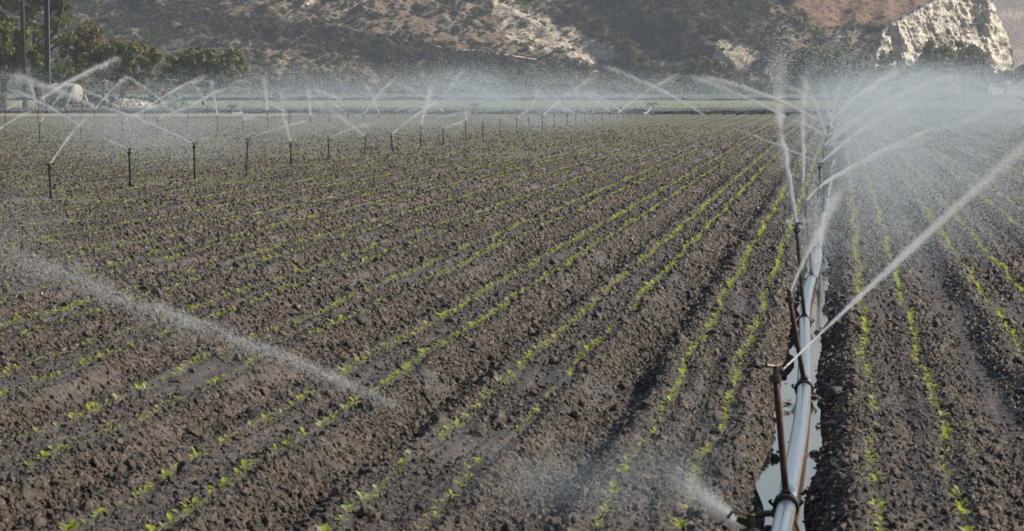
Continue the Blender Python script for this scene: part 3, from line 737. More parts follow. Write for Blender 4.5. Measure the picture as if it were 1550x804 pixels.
# ------------------------------------------------------------------ trees and bushes
M_bark = simple('bark', [(.05, .04, .032), (.11, .09, .07)], 2, .95)
def tree(name, lobes, Y, base, mat, label, cat, group, n_clump=70, per=60, leaf=.16, seed=1, trunk=.25, limbs=True):
    r = np.random.default_rng(seed); bx, by = base
    g = at(bx, by, Y); g.z = 0; t_ = empty(name, g)
    C_ = []; Rr = []
    tot = sum(a[2] * a[3] for a in lobes)
    for (lx, ly, rx_, ry_) in lobes:
        k = max(6, int(n_clump * rx_ * ry_ / tot)); c0 = at(lx, ly, Y) - g
        rw = rx_ / F * Y; rh = ry_ / F * Y
        d = r.normal(size=(k, 3)); d /= np.linalg.norm(d, axis=1)[:, None]
        q = d * (r.uniform(0, 1, k) ** .38)[:, None] * np.array([rw, rw * .8, rh]) * .9
        C_.append(q + np.array(c0)); Rr.append(np.full(k, min(rw, rh)) * r.uniform(.14, .34, k))
    C_ = np.concatenate(C_); Rr = np.concatenate(Rr); C_[:, 2] = np.maximum(C_[:, 2], .25)
    V, Fc = leaf_cloud(C_, Rr, per, leaf, r)
    mesh_obj('crown', V, Fc, mat, t_)
    m = MB(); hmid = Vector((float(C_[:, 0].mean()), float(C_[:, 1].mean()), float(C_[:, 2].mean())))
    fork = hmid * .45; fork.z = max(.4, hmid.z * .45)
    m.tube([(0, 0, -.3), (fork.x * .3, fork.y * .3, fork.z * .5), fork], [trunk * 1.25, trunk, trunk * .75], 8)
    for i in r.choice(len(C_), min(len(C_), 16 if limbs else 7), replace=False):
        e = Vector(C_[i]); mid = fork.lerp(e, .5) + Vector((0, 0, -.06 * (e - fork).length)) + Vector(r.normal(size=3) * .08 * (e - fork).length)
        m.tube([fork, mid, e], [trunk * .5, trunk * .28, trunk * .08], 6, False)
    m.build('trunk', M_bark, t_)
    return tag(t_, label, cat, group)
M_t = [leafy('olive_leaves', (.19, .18, .07), (.31, .28, .11), .3, .7, .5, .1), leafy('green_leaves', (.13, .165, .05), (.23, .26, .09), .3, .7, .5, .1),
       leafy('grey_olive_leaves', (.18, .18, .09), (.28, .27, .14), .25, .7, .5, .1), leafy('dark_leaves', (.13, .15, .055), (.25, .26, .10), .2, .7, .5, .1),
       leafy('dry_leaves', (.19, .15, .06), (.27, .21, .09), .3, .7, .5, .1)]
tree('tall_tree', [(70, -30, 60, 50), (20, 10, 50, 45), (95, 38, 36, 34), (60, 0, 40, 30), (-30, -10, 50, 60)], 420, (62, 150), M_t[0], 'tall sparse olive yellow tree with bare limbs rising past the top left edge', 'tree', 'trees at the edge of the dirt yard', 120, 55, .19, 11, .35)
tree('broadleaf_tree', [(10, 62, 42, 40), (-25, 80, 40, 40), (48, 78, 34, 34)], 410, (5, 155), M_t[1], 'green leafy tree at the left edge below the tall sparse one', 'tree', 'trees at the edge of the dirt yard', 100, 60, .19, 12, .25)
tree('bush', [(90, 108, 28, 20), (62, 112, 22, 18), (118, 118, 20, 16)], 405, (90, 160), M_t[1], 'low bright green bush behind the tank and poles', 'bush', 'trees at the edge of the dirt yard', 80, 60, .11, 13, .1, False)
tree('broadleaf_tree', [(185, 82, 44, 26), (150, 98, 34, 28), (222, 88, 26, 24), (200, 112, 40, 26)], 440, (185, 158), M_t[0], 'rounded olive tree right of the two poles', 'tree', 'trees at the edge of the dirt yard', 120, 60, .19, 14, .25)
tree('broadleaf_tree', [(300, 92, 40, 26), (345, 96, 38, 28), (268, 108, 34, 26), (330, 118, 50, 20)], 460, (310, 152), M_t[2], 'wide grey olive tree above the second tractor', 'tree', 'trees at the edge of the dirt yard', 130, 60, .19, 15, .25)
tree('bush', [(130, 60, 30, 30), (112, 80, 26, 30)], 450, (125, 156), M_t[4], 'dry brownish tree crown between the green tree and the olive tree', 'tree', 'trees at the edge of the dirt yard', 60, 45, .19, 16, .2)
for k, (a, b_, w, h_, mi_, lab) in enumerate(((408, 128, 30, 16, 3, 'dark bush at the hill foot right of the wide olive tree'), (470, 118, 34, 20, 3, 'dark rounded bush below the tan bank'),
        (530, 128, 34, 14, 2, 'low grey bush right of the dark rounded one'), (610, 128, 46, 14, 2, 'long low grey bush under the green scrub'), (690, 130, 38, 12, 2, 'low bush behind the middle of the spray'),
        (770, 128, 44, 14, 3, 'dark low bush left of the crossing water jets'), (850, 128, 44, 16, 2, 'grey low bush behind the crossing water jets'), (930, 126, 42, 18, 3, 'dark low bush below the pale eroded bank'),
        (1000, 130, 44, 12, 2, 'low grey bush just left of the big olive tree'))):
    tree('bush', [(a, b_, w, h_), (a - w * .5, b_ + 4, w * .5, h_ * .7), (a + w * .45, b_ + 3, w * .5, h_ * .75)], 925, (a, 140), M_t[mi_], lab, 'bush', 'bushes along the foot of the hill', 60, 45, .36, 20 + k, .12, False)
tree('broadleaf_tree', [(1066, 106, 34, 22), (1045, 118, 28, 20), (1095, 120, 26, 18)], 900, (1068, 141), M_t[3], 'olive dark tree in front of the pale eroded bank', 'tree', 'trees along the foot of the hill', 110, 60, .34, 41, .3)
tree('broadleaf_tree', [(1240, 92, 46, 28), (1282, 98, 40, 30), (1210, 112, 30, 24), (1265, 115, 60, 24), (1318, 118, 24, 20)], 890, (1258, 141), M_t[3], 'broad dark green tree behind the falling sparkling droplets', 'tree', 'trees along the foot of the hill', 190, 70, .34, 42, .45)
tree('broadleaf_tree', [(1352, 96, 24, 20), (1340, 114, 26, 20), (1372, 118, 26, 18)], 895, (1352, 141), M_t[3], 'small dark tree between the two broad dark trees', 'tree', 'trees along the foot of the hill', 90, 60, .34, 43, .3)
tree('broadleaf_tree', [(1415, 92, 34, 30), (1408, 112, 36, 26)], 885, (1414, 141), M_t[3], 'dark round tree at the foot of the cliff, left of a pair', 'tree', 'trees along the foot of the hill', 120, 65, .34, 44, .35)
tree('broadleaf_tree', [(1460, 92, 38, 29), (1468, 112, 38, 26)], 888, (1460, 141), M_t[3], 'dark round tree at the foot of the cliff, right of a pair', 'tree', 'trees along the foot of the hill', 120, 65, .34, 45, .35)
tree('bush', [(1520, 116, 34, 12), (1560, 112, 40, 14), (1500, 122, 30, 10)], 900, (1520, 140), M_t[3], 'low dark thicket at the right edge past the cliff', 'bush', 'bushes along the foot of the hill', 90, 50, .34, 46, .15, False)
for k, (a, b_, w) in enumerate(((1110, 132, 40), (1165, 130, 40), (1230, 134, 50))):
    tree('bush', [(a, b_, w, 9)], 880, (a, 141), M_t[3], ['low dark hedge bush right of the big olive tree', 'low dark hedge bush under the pale bank, left of the upright spray', 'low dark hedge bush under the broad dark tree'][k], 'bush', 'bushes along the foot of the hill', 40, 40, .34, 50 + k, .1, False)

# ------------------------------------------------------------------ poles, tank trailer, tractors, rubble
M_pole = simple('pole_wood', [(.02, .016, .013), (.05, .038, .03)], 3, .9)
M_white = simple('white_paint', [(.6, .58, .53), (.78, .76, .70)], 3, .5)
M_conduit = simple('conduit', [(.20, .22, .24), (.28, .30, .32)], 3, .5)
def pole(px_, Y, pyb, lean, label, conduit):
    g = at(px_, pyb, Y); g.z = 0; t_ = empty('utility_pole', g)
    MB().tube([(0, 0, -.3), (lean * .5, 0, 5.5), (lean, 0, 11)], [.19, .165, .13], 12).build('pole_shaft', M_pole, t_, True)
    m = MB(); m.box((-1.1 + lean, -.16, 10.1), (1.1 + lean, -.04, 10.25), .02); ca = m.build('crossarm', M_pole, t_)
    m = MB()
    for q in (-.95, -.35, .35, .95): m.tube([(q + lean, -.1, 10.25), (q + lean, -.1, 10.42)], [.05, .03], 8)
    m.build('insulators', M_white, ca)
    if conduit:
        m = MB(); m.tube([(.21, -.1, .4), (.21, -.1, 1.1), (.19, -.1, 1.6), (.165 + lean * .9, -.08, 10)], .04, 8); m.build('conduit', M_conduit, t_)
    return tag(t_, label, 'utility pole', 'utility poles')
pole(38, 392, 158, -.25, 'dark wooden utility pole, the left one of two', False)
pole(72, 388, 158, -.1, 'dark wooden utility pole with pale conduit down its side, beside the tank', True)
M_tank = simple('tank_cream', [(.33, .285, .225), (.43, .375, .30)], 1.5, .55)
M_tyre = simple('tyre', [(.018, .018, .02), (.035, .034, .034)], 6, .9)
M_grey = simple('grey_machine', [(.045, .05, .06), (.09, .095, .10)], 3, .6)
def wheel(parent, c, r_, w, rimmat=None):
    m = MB(); x, y, z = c
    prof = [(-w / 2, r_ * .62), (-w / 2, r_ * .92), (-w * .38, r_), (w * .38, r_), (w / 2, r_ * .92), (w / 2, r_ * .62)]
    m.tube([(x, y + a, z) for a, b in prof], [b for a, b in prof], 22, False)
    for i in range(18):
        a = 2 * math.pi * i / 18; m.box((-.03, -w * .42, r_ - .01), (.03, w * .42, r_ + .03), 0, Matrix.Rotation(a, 3, 'Y'), c)
    t_ = m.build('tyre', M_tyre, parent)
    m = MB(); m.tube([(x, y - w * .42, z), (x, y - w * .30, z), (x, y + w * .30, z), (x, y + w * .42, z)], [r_ * .62, r_ * .3, r_ * .3, r_ * .62], 16)
    m.build('rim', rimmat or M_grey, t_)
g = at(97, 168, 382); g.z = 0; tk = empty('tank_trailer', g, R(-32))
m = MB(); pr = [(-1.35, .2), (-1.33, .45), (-1.22, .62), (-1.1, .66), (1.1, .66), (1.22, .62), (1.33, .45), (1.35, .2)]
m.tube([(a, 0, 1.22) for a, b in pr], [b for a, b in pr], 26); m.build('tank', M_tank, tk, True)
m = MB(); m.tube([(0, 0, 1.85), (0, 0, 1.96)], .2, 14); m.tube([(0, 0, 1.96), (0, 0, 2.0)], .23, 14)
for q in (-.7, .7): m.tube([(q, .0 + .675 * math.sin(a), 1.22 + .675 * math.cos(a)) for a in np.linspace(-2, 2, 18)], .018, 6)
m.build('tank_lid', M_white, tk)
m = MB(); m.box((-1.5, -.45, .48), (1.6, -.33, .6), .02); m.box((-1.5, .33, .48), (1.6, .45, .6), .02); m.box((-1.2, -.45, .38), (-1.08, .45, .48), .01); m.box((1.08, -.45, .38), (1.2, .45, .48), .01)
m.tube([(1.6, 0, .55), (2.5, 0, .5)], .05, 8); m.tube([(.0, -.75, .42), (0, .75, .42)], .05, 8)
m.box((-.9, -.45, .6), (-.75, .45, .72), .01); m.box((.75, -.45, .6), (.9, .45, .72), .01); m.build('chassis', M_grey, tk)
for sx in (-.45, .45):
    for sy in (-.68, .68): wheel(tk, (sx, sy, .40), .40, .22)
m = MB(); m.tube([(1.4, -.1, .7), (1.7, -.2, 1.1), (2.1, -.2, 1.05), (2.3, -.15, .6)], .045, 8); m.build('hose', M_white, tk)
tag(tk, 'cream cylindrical tank trailer parked beside the utility pole', 'tank trailer')
def tractor(px_, pyb, Y, rz, body, canopy, s, label, tri):
    g = at(px_, pyb, Y); g.z = 0; t_ = empty('tractor', g, rz); t_.scale = (s, s, s)
    for sy in (-.72, .72): wheel(t_, (-.75, sy, .72), .72, .40, M_grey)
    for sy in (-.62, .62): wheel(t_, (1.1, sy, .42), .42, .24, M_grey)
    m = MB(); m.box((-.1, -.33, .62), (1.55, .33, 1.28), .09); m.box((1.5, -.28, .66), (1.6, .28, 1.2), .03); m.box((-1.2, -.3, .45), (.1, .3, .95), .05); m.build('hood', body, t_)
    m = MB(); m.tube([(.7, .18, 1.25), (.7, .18, 1.95)], .035, 8); m.build('exhaust', M_grey, t_)
    for sy in (-1, 1):
        m = MB(); v = []; nf = 10
        for i in range(nf + 1):
            a = R(-15 + 150 * i / nf); x = -.75 - .86 * math.cos(a); z = .72 + .86 * math.sin(a)
            v += [(x, sy * .48, z), (x, sy * .95, z), (x, sy * .95, z + .03), (x, sy * .48, z + .03)]
        f = []
        for i in range(nf):
            for q in range(4): f.append((i * 4 + q, i * 4 + (q + 1) % 4, i * 4 + 4 + (q + 1) % 4, i * 4 + 4 + q))
        m.add(v, f); m.build('fender', body, t_)
    m = MB(); m.box((-.85, -.25, 1.0), (-.35, .25, 1.12), .04); m.box((-.9, -.25, 1.1), (-.8, .25, 1.5), .04); m.build('seat', M_tyre, t_)
    m = MB(); m.tube([(-.1, 0, 1.2), (-.25, 0, 1.45)], .02, 6); m.ring((-.27, 0, 1.46), (.5, 0, -.85), .18, .018); m.build('steering_wheel', M_tyre, t_)
    m = MB()
    for sx in (-1.05, .05):
        for sy in (-.45, .45): m.tube([(sx, sy, .9), (sx + .03, sy, 2.25)], .03, 6)
    m.build('canopy_frame', M_grey, t_)
    m = MB(); m.box((-1.35, -.65, 2.25), (.35, .65, 2.36), .05); m.build('canopy', canopy, t_)
    if tri:
        m = MB(); m.add([(-1.25, -.2, 1.15), (-1.25, .2, 1.15), (-1.25, 0, 1.5), (-1.23, -.2, 1.15), (-1.23, .2, 1.15), (-1.23, 0, 1.5)], [(0, 1, 2), (5, 4, 3), (0, 3, 4, 1), (1, 4, 5, 2), (2, 5, 3, 0)])
        m.build('warning_triangle', simple('orange_sign', (.8, .13, .04), 2, .5), t_)
    for sy in (-.2, .2):
        MB().tube([(1.6, sy, 1.08), (1.64, sy, 1.08)], .07, 12).build('headlight', M_white, t_)
    return tag(t_, label, 'tractor', 'tractors in the dirt yard')
tractor(145, 168, 384, R(155), simple('dark_paint', (.05, .055, .065), 2, .5), M_grey, .86, 'dark tractor half hidden by spray just right of the cream tank', False)
tractor(257, 162, 420, R(62), simple('green_paint', (.05, .10, .07), 2, .5), simple('green_canopy', (.10, .17, .12), 2, .6), .95, 'green canopied tractor with an orange triangle, right of the pale rubble', True)
# rubble heap
rv = []; rf = []; r = np.random.default_rng(5)
g = at(200, 164, 390); g.z = 0
M_rub = simple('pale_rubble', [(.36, .30, .24), (.60, .53, .44)], 2, .9)
xs = np.linspace(-1.9, 1.9, 60); ys = np.linspace(-1.2, 1.2, 30); X, Y = np.meshgrid(xs, ys)
Z = .85 * np.exp(-((X / 1.5) ** 4)) * np.exp(-((Y / .8) ** 2)) * (1.1 - .12 * (X + 1.9)) + .2 * (fbm(X * 3, Y * 3, 3, 3, True) - .5) - .06
rb = mesh_obj('rubble_heap', np.stack([X, Y, Z], -1).reshape(-1, 3), grid_faces(30, 60), M_rub); rb.location = g
tag(rb, 'heap of pale broken rubble between the two tractors', 'rubble', kind='stuff')
stones = MB()
for k in range(330):
    x = r.uniform(-1.9, 1.9); y_ = r.uniform(-1.1, .8); z = .85 * math.exp(-((x / 1.5) ** 4)) * math.exp(-((y_ / .8) ** 2)) * (1.1 - .12 * (x + 1.9)); s = r.uniform(.05, .15)
    v = IV1 * s * r.uniform(.6, 1.3, (1, 3)) * r.uniform(.75, 1.2, (len(IV1), 1)) + np.array([x, y_, z]); stones.add(v.tolist(), IF1.tolist())
o = stones.build('stones', M_rub, rb); o['kind'] = 'stuff'
# valve stands at the end of the field
def valve(px_, y0, y1, label, bend):
    b = on_ground(px_, y1, 0); b.z = 0; t_ = empty('valve_stand', b); hgt = (y1 - y0) / F * b.y
    MB().tube([(0, 0, -.2), (0, 0, hgt)], .11, 12).build('standpipe', M_grey, t_)
    m = MB(); m.tube([(-.32, 0, hgt), (.32, 0, hgt)], .07, 8); m.tube([(0, 0, hgt * .8), (0, 0, hgt * .92)], .16, 12); m.build('valve_handle', M_dsteel, t_)
    if bend:
        m = MB(); m.tube([(0, 0, .55), (.3, -.6, .5), (.75, -1.6, .12), (.2, -2.4, .06)] if bend > 0 else [(0, 0, .5), (-.3, -.8, .12), (-.5, -1.6, .06)], .075, 8); m.build('outlet_pipe', M_conduit, t_)
    return tag(t_, label, 'valve', 'valve stands along the far edge of the field')
valve(352, 160, 174, 'dark valve stand with a bent pale pipe at the far left of the soil strip', 1)
valve(719, 158, 174, 'dark valve stand behind the middle of the spray', 0)
valve(987, 157, 174, 'tee topped valve stand with short pale pipe ending the front riser line', -1)
# small pale truck on the far road
g = at(410, 152, 560); g.z = 0; t_ = empty('truck', g, R(8))
m = MB(); m.box((-1.3, -.6, .45), (.1, .6, 1.25), .08); m.build('cargo_box', M_tank, t_)
m = MB(); m.box((.15, -.55, .35), (1.0, .55, .95), .1); m.box((.2, -.5, .93), (.75, .5, 1.3), .1); m.build('cab', M_grey, t_)
for sx in (-.8, .7):
    for sy in (-.55, .55): wheel(t_, (sx, sy, .28), .28, .16)
tag(t_, 'small dark truck with a cream box, parked between the green crops', 'truck')

# ------------------------------------------------------------------ water: jets, spray, mist (real droplets)
def water_mat(name, c, tr):
    m, n, l, p = nt(name)
    d = n.new('ShaderNodeBsdfDiffuse'); d.inputs[0].default_value = (*c, 1); t_ = n.new('ShaderNodeBsdfTranslucent'); t_.inputs[0].default_value = (*c, 1)
    mx = n.new('ShaderNodeMixShader'); mx.inputs[0].default_value = tr; l.new(d.outputs[0], mx.inputs[1]); l.new(t_.outputs[0], mx.inputs[2])
    l.new(mx.outputs[0], n['Material Output'].inputs[0]); n.remove(p); return m
M_spray = water_mat('spray_droplets', (.97, .985, 1.0), .5)
M_mist = water_mat('mist_droplets', (.88, .95, 1.0), .5)
TET = np.array([(1, 0, -.7), (-1, 0, -.7), (0, 1, .7), (0, -1, .7)]) * .75
TF = np.array([(0, 2, 3), (1, 3, 2), (0, 1, 2), (1, 0, 3)])
def droplets(P, size, dirs=None, stretch=1.0):
    n = len(P); A = rng.normal(size=(n, 3)); A /= np.linalg.norm(A, axis=1)[:, None]
    B = rng.normal(size=(n, 3)); B = np.cross(A, B); B /= np.linalg.norm(B, axis=1)[:, None]; C = np.cross(A, B)
    t_ = TET[None]; V = (t_[..., 0:1] * A[:, None] + t_[..., 1:2] * B[:, None] + t_[..., 2:3] * C[:, None]) * (size[:, None, None] * .5)
    if dirs is not None and stretch != 1: V = V + (V * dirs[:, None]).sum(-1, keepdims=True) * (stretch - 1) * dirs[:, None]
    V = V + P[:, None]
    return V.reshape(-1, 3), (TF[None] + 4 * np.arange(n)[:, None, None]).reshape(-1, 3)
def solve_end(A, px_, py_, elev, away=1, span=(.3, 14)):
    best = None
    for dY in np.linspace(0, span[1], 120):
        B = at(px_, py_, A.y + away * dY); dh = math.hypot(B.x - A.x, B.y - A.y)
        e = math.atan2(B.z - A.z, dh + 1e-6); s = abs(e - elev)
        if best is None or s < best[0]: best = (s, B)
    return best[1]
jcount = 0
def jet(A, end, w0, w1, op0, op1, label, elev=R(20), away=1, bulge=.05, via=None, group='water jets from the sprinklers', core=.35, stretch=3, splash=False, dmul=1.0, name='water_jet', B=None, fadein=0.0):
    """A start point; end pixel; widths in photograph pixels at start/end; opacity at start/end"""
    w0 *= .85; w1 *= .85; op0 = min(.97, op0 * 1.05)
    if B is None: B = solve_end(A, end[0], end[1], elev, away)
    Ym = (A.y + B.y) / 2; ppm = F / Ym
    L = (B - A).length; n_ = 60; tt = np.linspace(0, 1, n_ + 1)
    A_ = np.array(A); B_ = np.array(B)
    path = lambda t_: A_ + (B_ - A_) * t_[:, None] + np.array([0, 0, 1]) * (bulge * L * 4 * t_ * (1 - t_))[:, None]
    pa = path(tt); sx, sy = proj(pa); sl = np.hypot(np.diff(sx), np.diff(sy))
    tm = (tt[1:] + tt[:-1]) / 2
    w = w0 + (w1 - w0) * tm ** 1.2; op = op0 + (op1 - op0) * tm ** .8
    op = op * smooth(1.0, .80, tm) if op1 < .99 else op
    if fadein: op = op * smooth(0, fadein, tm)
    op = np.clip(op * (.55 + .9 * vnoise(tm * 11, tm * 0, int(A.x * 100) & 255)), 0, .96)
    size = max(.0014, .26 * Ym / 5477 * dmul)                # about half a picture point
    area = (size * .5) ** 2 * stretch ** .8
    cnt = sl * w / ppm ** 2 * (-np.log(1 - np.clip(op, 0, .97))) / area * 1.0
    seg = np.repeat(np.arange(n_), rng.poisson(cnt)); n = len(seg)
    if n == 0: return
    t_ = tt[seg] + rng.uniform(size=n) / n_
    wr = (w0 + (w1 - w0) * t_ ** 1.2) / ppm / 2
    off = rng.normal(size=(n, 3)); off *= (wr * .52)[:, None]
    fall = (rng.uniform(size=n) < .30 * smooth(.2, .8, t_) * (stretch > 1.5)); ex = rng.exponential(size=n) * .10 * L * t_
    off[:, 2] -= np.abs(off[:, 2]) * .25 * t_ + fall * ex; off[:, 0] += fall * ex * .35 * rng.normal(size=n)
    ws = (vnoise(t_ * 14, t_ * 0 + 3, int(A.y * 37) & 1023) - .5) * wr * .9 * t_; off[:, 2] += ws
    P_ = path(t_) + off
    d = (B_ - A_) / np.linalg.norm(B_ - A_); D = np.repeat(d[None], n, 0)
    V, Fc = droplets(P_, size * rng.uniform(.6, 1.35, n), D, stretch)
    if core:
        m = MB(); k = max(3, int(12)); q = np.linspace(0, core, k); pc = path(q)
        rr = np.interp(q, [0, core], [max(.004, .42 / ppm * 1.2), .3 / ppm * 1.0])
        m.tube(pc.tolist(), rr.tolist(), 6); cv = np.array(m.v); cf = []
        for f in m.f:
            for i in range(1, len(f) - 1): cf.append((f[0], f[i], f[i + 1]))
        Fc = np.concatenate([Fc, np.array(cf) + len(V)]); V = np.concatenate([V, cv])
    o = mesh_obj(name, V, Fc, M_spray); tag(o, label, 'water jet', group); return o
hp = lambda k: heads[('p', k)]
gp = 'water jets from the pipeline'
# pipeline jets
A = hp(-1)
jet(A + Vector((-.03, 0, -.02)), None, 14, 92, .97, .14, 'short bright blurred water fan at the bottom edge, leaving the nearest sprinkler', B=at(1000, 716, 14.7), core=0, group=gp, stretch=2)
jet(at(640, 634, 15.0), None, 24, 46, .36, .24, 'broad soft white water band drifting from the middle of the field to the left edge', B=at(150, 445, 15.6), fadein=.22, bulge=.02, core=0, group=gp, stretch=2, name='water_jet')
jet(at(215, 468, 15.5), None, 42, 50, .22, .14, 'faint outer end of the drifting water band at the left edge', B=at(-40, 368, 15.9), fadein=.2, bulge=.02, core=0, group=gp, stretch=2, name='water_jet')
jet(at(880, 752, 14.8), None, 60, 70, .07, .03, 'thin misty stretch of water between the bottom fan and the drifting band', B=at(640, 640, 15.1), fadein=.2, bulge=.02, core=0, group=gp, stretch=2, name='water_jet')
A = hp(0); jet(A + Vector((.03, 0, 0)), None, 2.6, 34, .92, .5, 'long straight white jet rising from the rusty first riser to the right edge', B=at(1660, 128, 26.6), bulge=.006, core=.12, group=gp)
A = hp(1); jet(A, None, 4, 26, .9, .25, 'steep white jet climbing from the rusty leaning riser over the pipe', B=at(1282, 275, 33.2), core=.08, group=gp)
A = hp(2); jet(A, None, 5, 14, .9, .8, 'upright spray column over the dark green riser, its lower part', B=at(1180, 188, 42.6), bulge=.02, core=.1, group=gp)
jet(at(1180, 192, 42.6), None, 14, 50, .7, .08, 'sparkling droplets above the upright spray column', B=at(1178, 66, 44), core=0, bulge=.0, group=gp, stretch=1.3, dmul=1.5)
for s_, lab in ((-1, 'tiny splash left of the nozzle under the spray column'), (1, 'tiny splash right of the nozzle under the spray column')):
    jet(A, None, 4, 12, .8, .2, lab, B=at(1206 + 20 * s_, 334, YK(2) - .1), core=0, group=gp)
A = hp(3); jet(A, None, 3, 14, .85, .15, 'short jet leaning right from the slim brown riser', B=at(1305, 262, 53), core=.1, group=gp)
jet(at(1216, 276, 50.8), None, 5, 12, .75, .6, 'thin upright water column left of the misty risers, its lower part', B=at(1215, 160, 51.8), core=0, group=gp)
jet(at(1215, 165, 51.8), None, 10, 40, .55, .05, 'scattered droplets above the thin upright water column', B=at(1228, 92, 53), core=0, group=gp, stretch=1.3, dmul=1.4)
A = hp(4); jet(A, None, 3, 12, .95, .7, 'long bright jet from the thick dark riser, upper of two strands', B=at(1470, 181, 66), bulge=.015, core=.2, group=gp)
jet(A - Vector((0, 0, .02)), None, 3, 14, .9, .4, 'long bright jet from the thick dark riser, lower of two strands', B=at(1430, 202, 65), bulge=.015, core=.1, group=gp)
jet(at(1460, 186, 66), None, 12, 30, .6, .25, 'spreading outer end of the long double jet near the right edge', B=at(1565, 130, 69), core=0, bulge=.0, group=gp)
A = hp(5); jet(A, None, 2.5, 5, .95, .5, 'thin white jet from the upright dark riser to the upper left', B=at(1112, 195, 71), bulge=.01, core=.6, group=gp)
A = hp(1) ; jet(at(1232, 400, 37), None, 10, 44, .75, .35, 'bright water plume falling beside the pipe behind the second riser', B=at(1292, 262, 40), core=0, group=gp)
jet(at(1240, 300, 60), None, 10, 14, .55, .35, 'bright water running down over the pipe between the middle risers', B=at(1224, 420, 50), core=0, bulge=0, group=gp)
rj = [(6, (1308, 214), 3, 8, 'short'), (6, (1352, 150), 3, 12, 'steep'), (7, (1193, 180), 3, 7, 'leftward'), (7, (1206, 108), 3, 16, 'steep leftward'), (7, (1480, 108), 3, 16, 'long rightward'),
      (8, (1345, 118), 3, 14, 'slanting'), (8, (1040, 112), 3, 18, 'very long leftward'), (9, (1282, 112), 3, 12, 'nearly upright'), (9, (1402, 92), 3, 22, 'rising rightward'),
      (10, (1440, 112), 3, 22, 'misty rightward'), (11, (1385, 88), 3, 26, 'misty steep rightward'), (12, (1500, 118), 3, 20, 'misty shallow rightward'), (13, (1320, 104), 3, 18, 'misty upright'), (14, (1240, 118), 3, 16, 'misty leftward'),
      (15, (1430, 100), 3, 22, 'faint rightward'), (17, (1350, 112), 3, 18, 'faint steep'), (19, (1180, 128), 3, 14, 'faint leftward'), (5, (1400, 150), 3, 20, 'pale rightward')]
place = {5: 'upright dark riser', 6: 'first riser inside the mist', 7: 'second riser inside the mist', 8: 'third riser inside the mist', 9: 'fourth riser inside the mist', 10: 'fifth riser inside the mist', 11: 'sixth riser inside the mist', 12: 'seventh riser inside the mist',
         13: 'eighth riser inside the mist', 14: 'ninth riser inside the mist', 15: 'tenth riser inside the mist', 17: 'twelfth riser inside the mist', 19: 'fourteenth riser inside the mist'}
for (k, e, w0, w1, wd) in rj:
    jet(hp(k), e, w0, w1, .8, .22, '%s water jet from the %s' % (wd, place[k]), elev=R(20), core=.08, group=gp)
# jets coming in from sprinklers beyond the right edge
for (s_, e, lab) in (((1570, 168), (1490, 108), 'soft jet entering from the right edge, the higher one'), ((1575, 205), (1520, 155), 'soft jet entering from the right edge, the lower one'), ((1560, 178), (1528, 152), 'curled water jet near the right edge of the mist')):
    jet(at(*s_, 170), e, 4, 22, .6, .2, lab, core=0, group='water jets at the right edge')
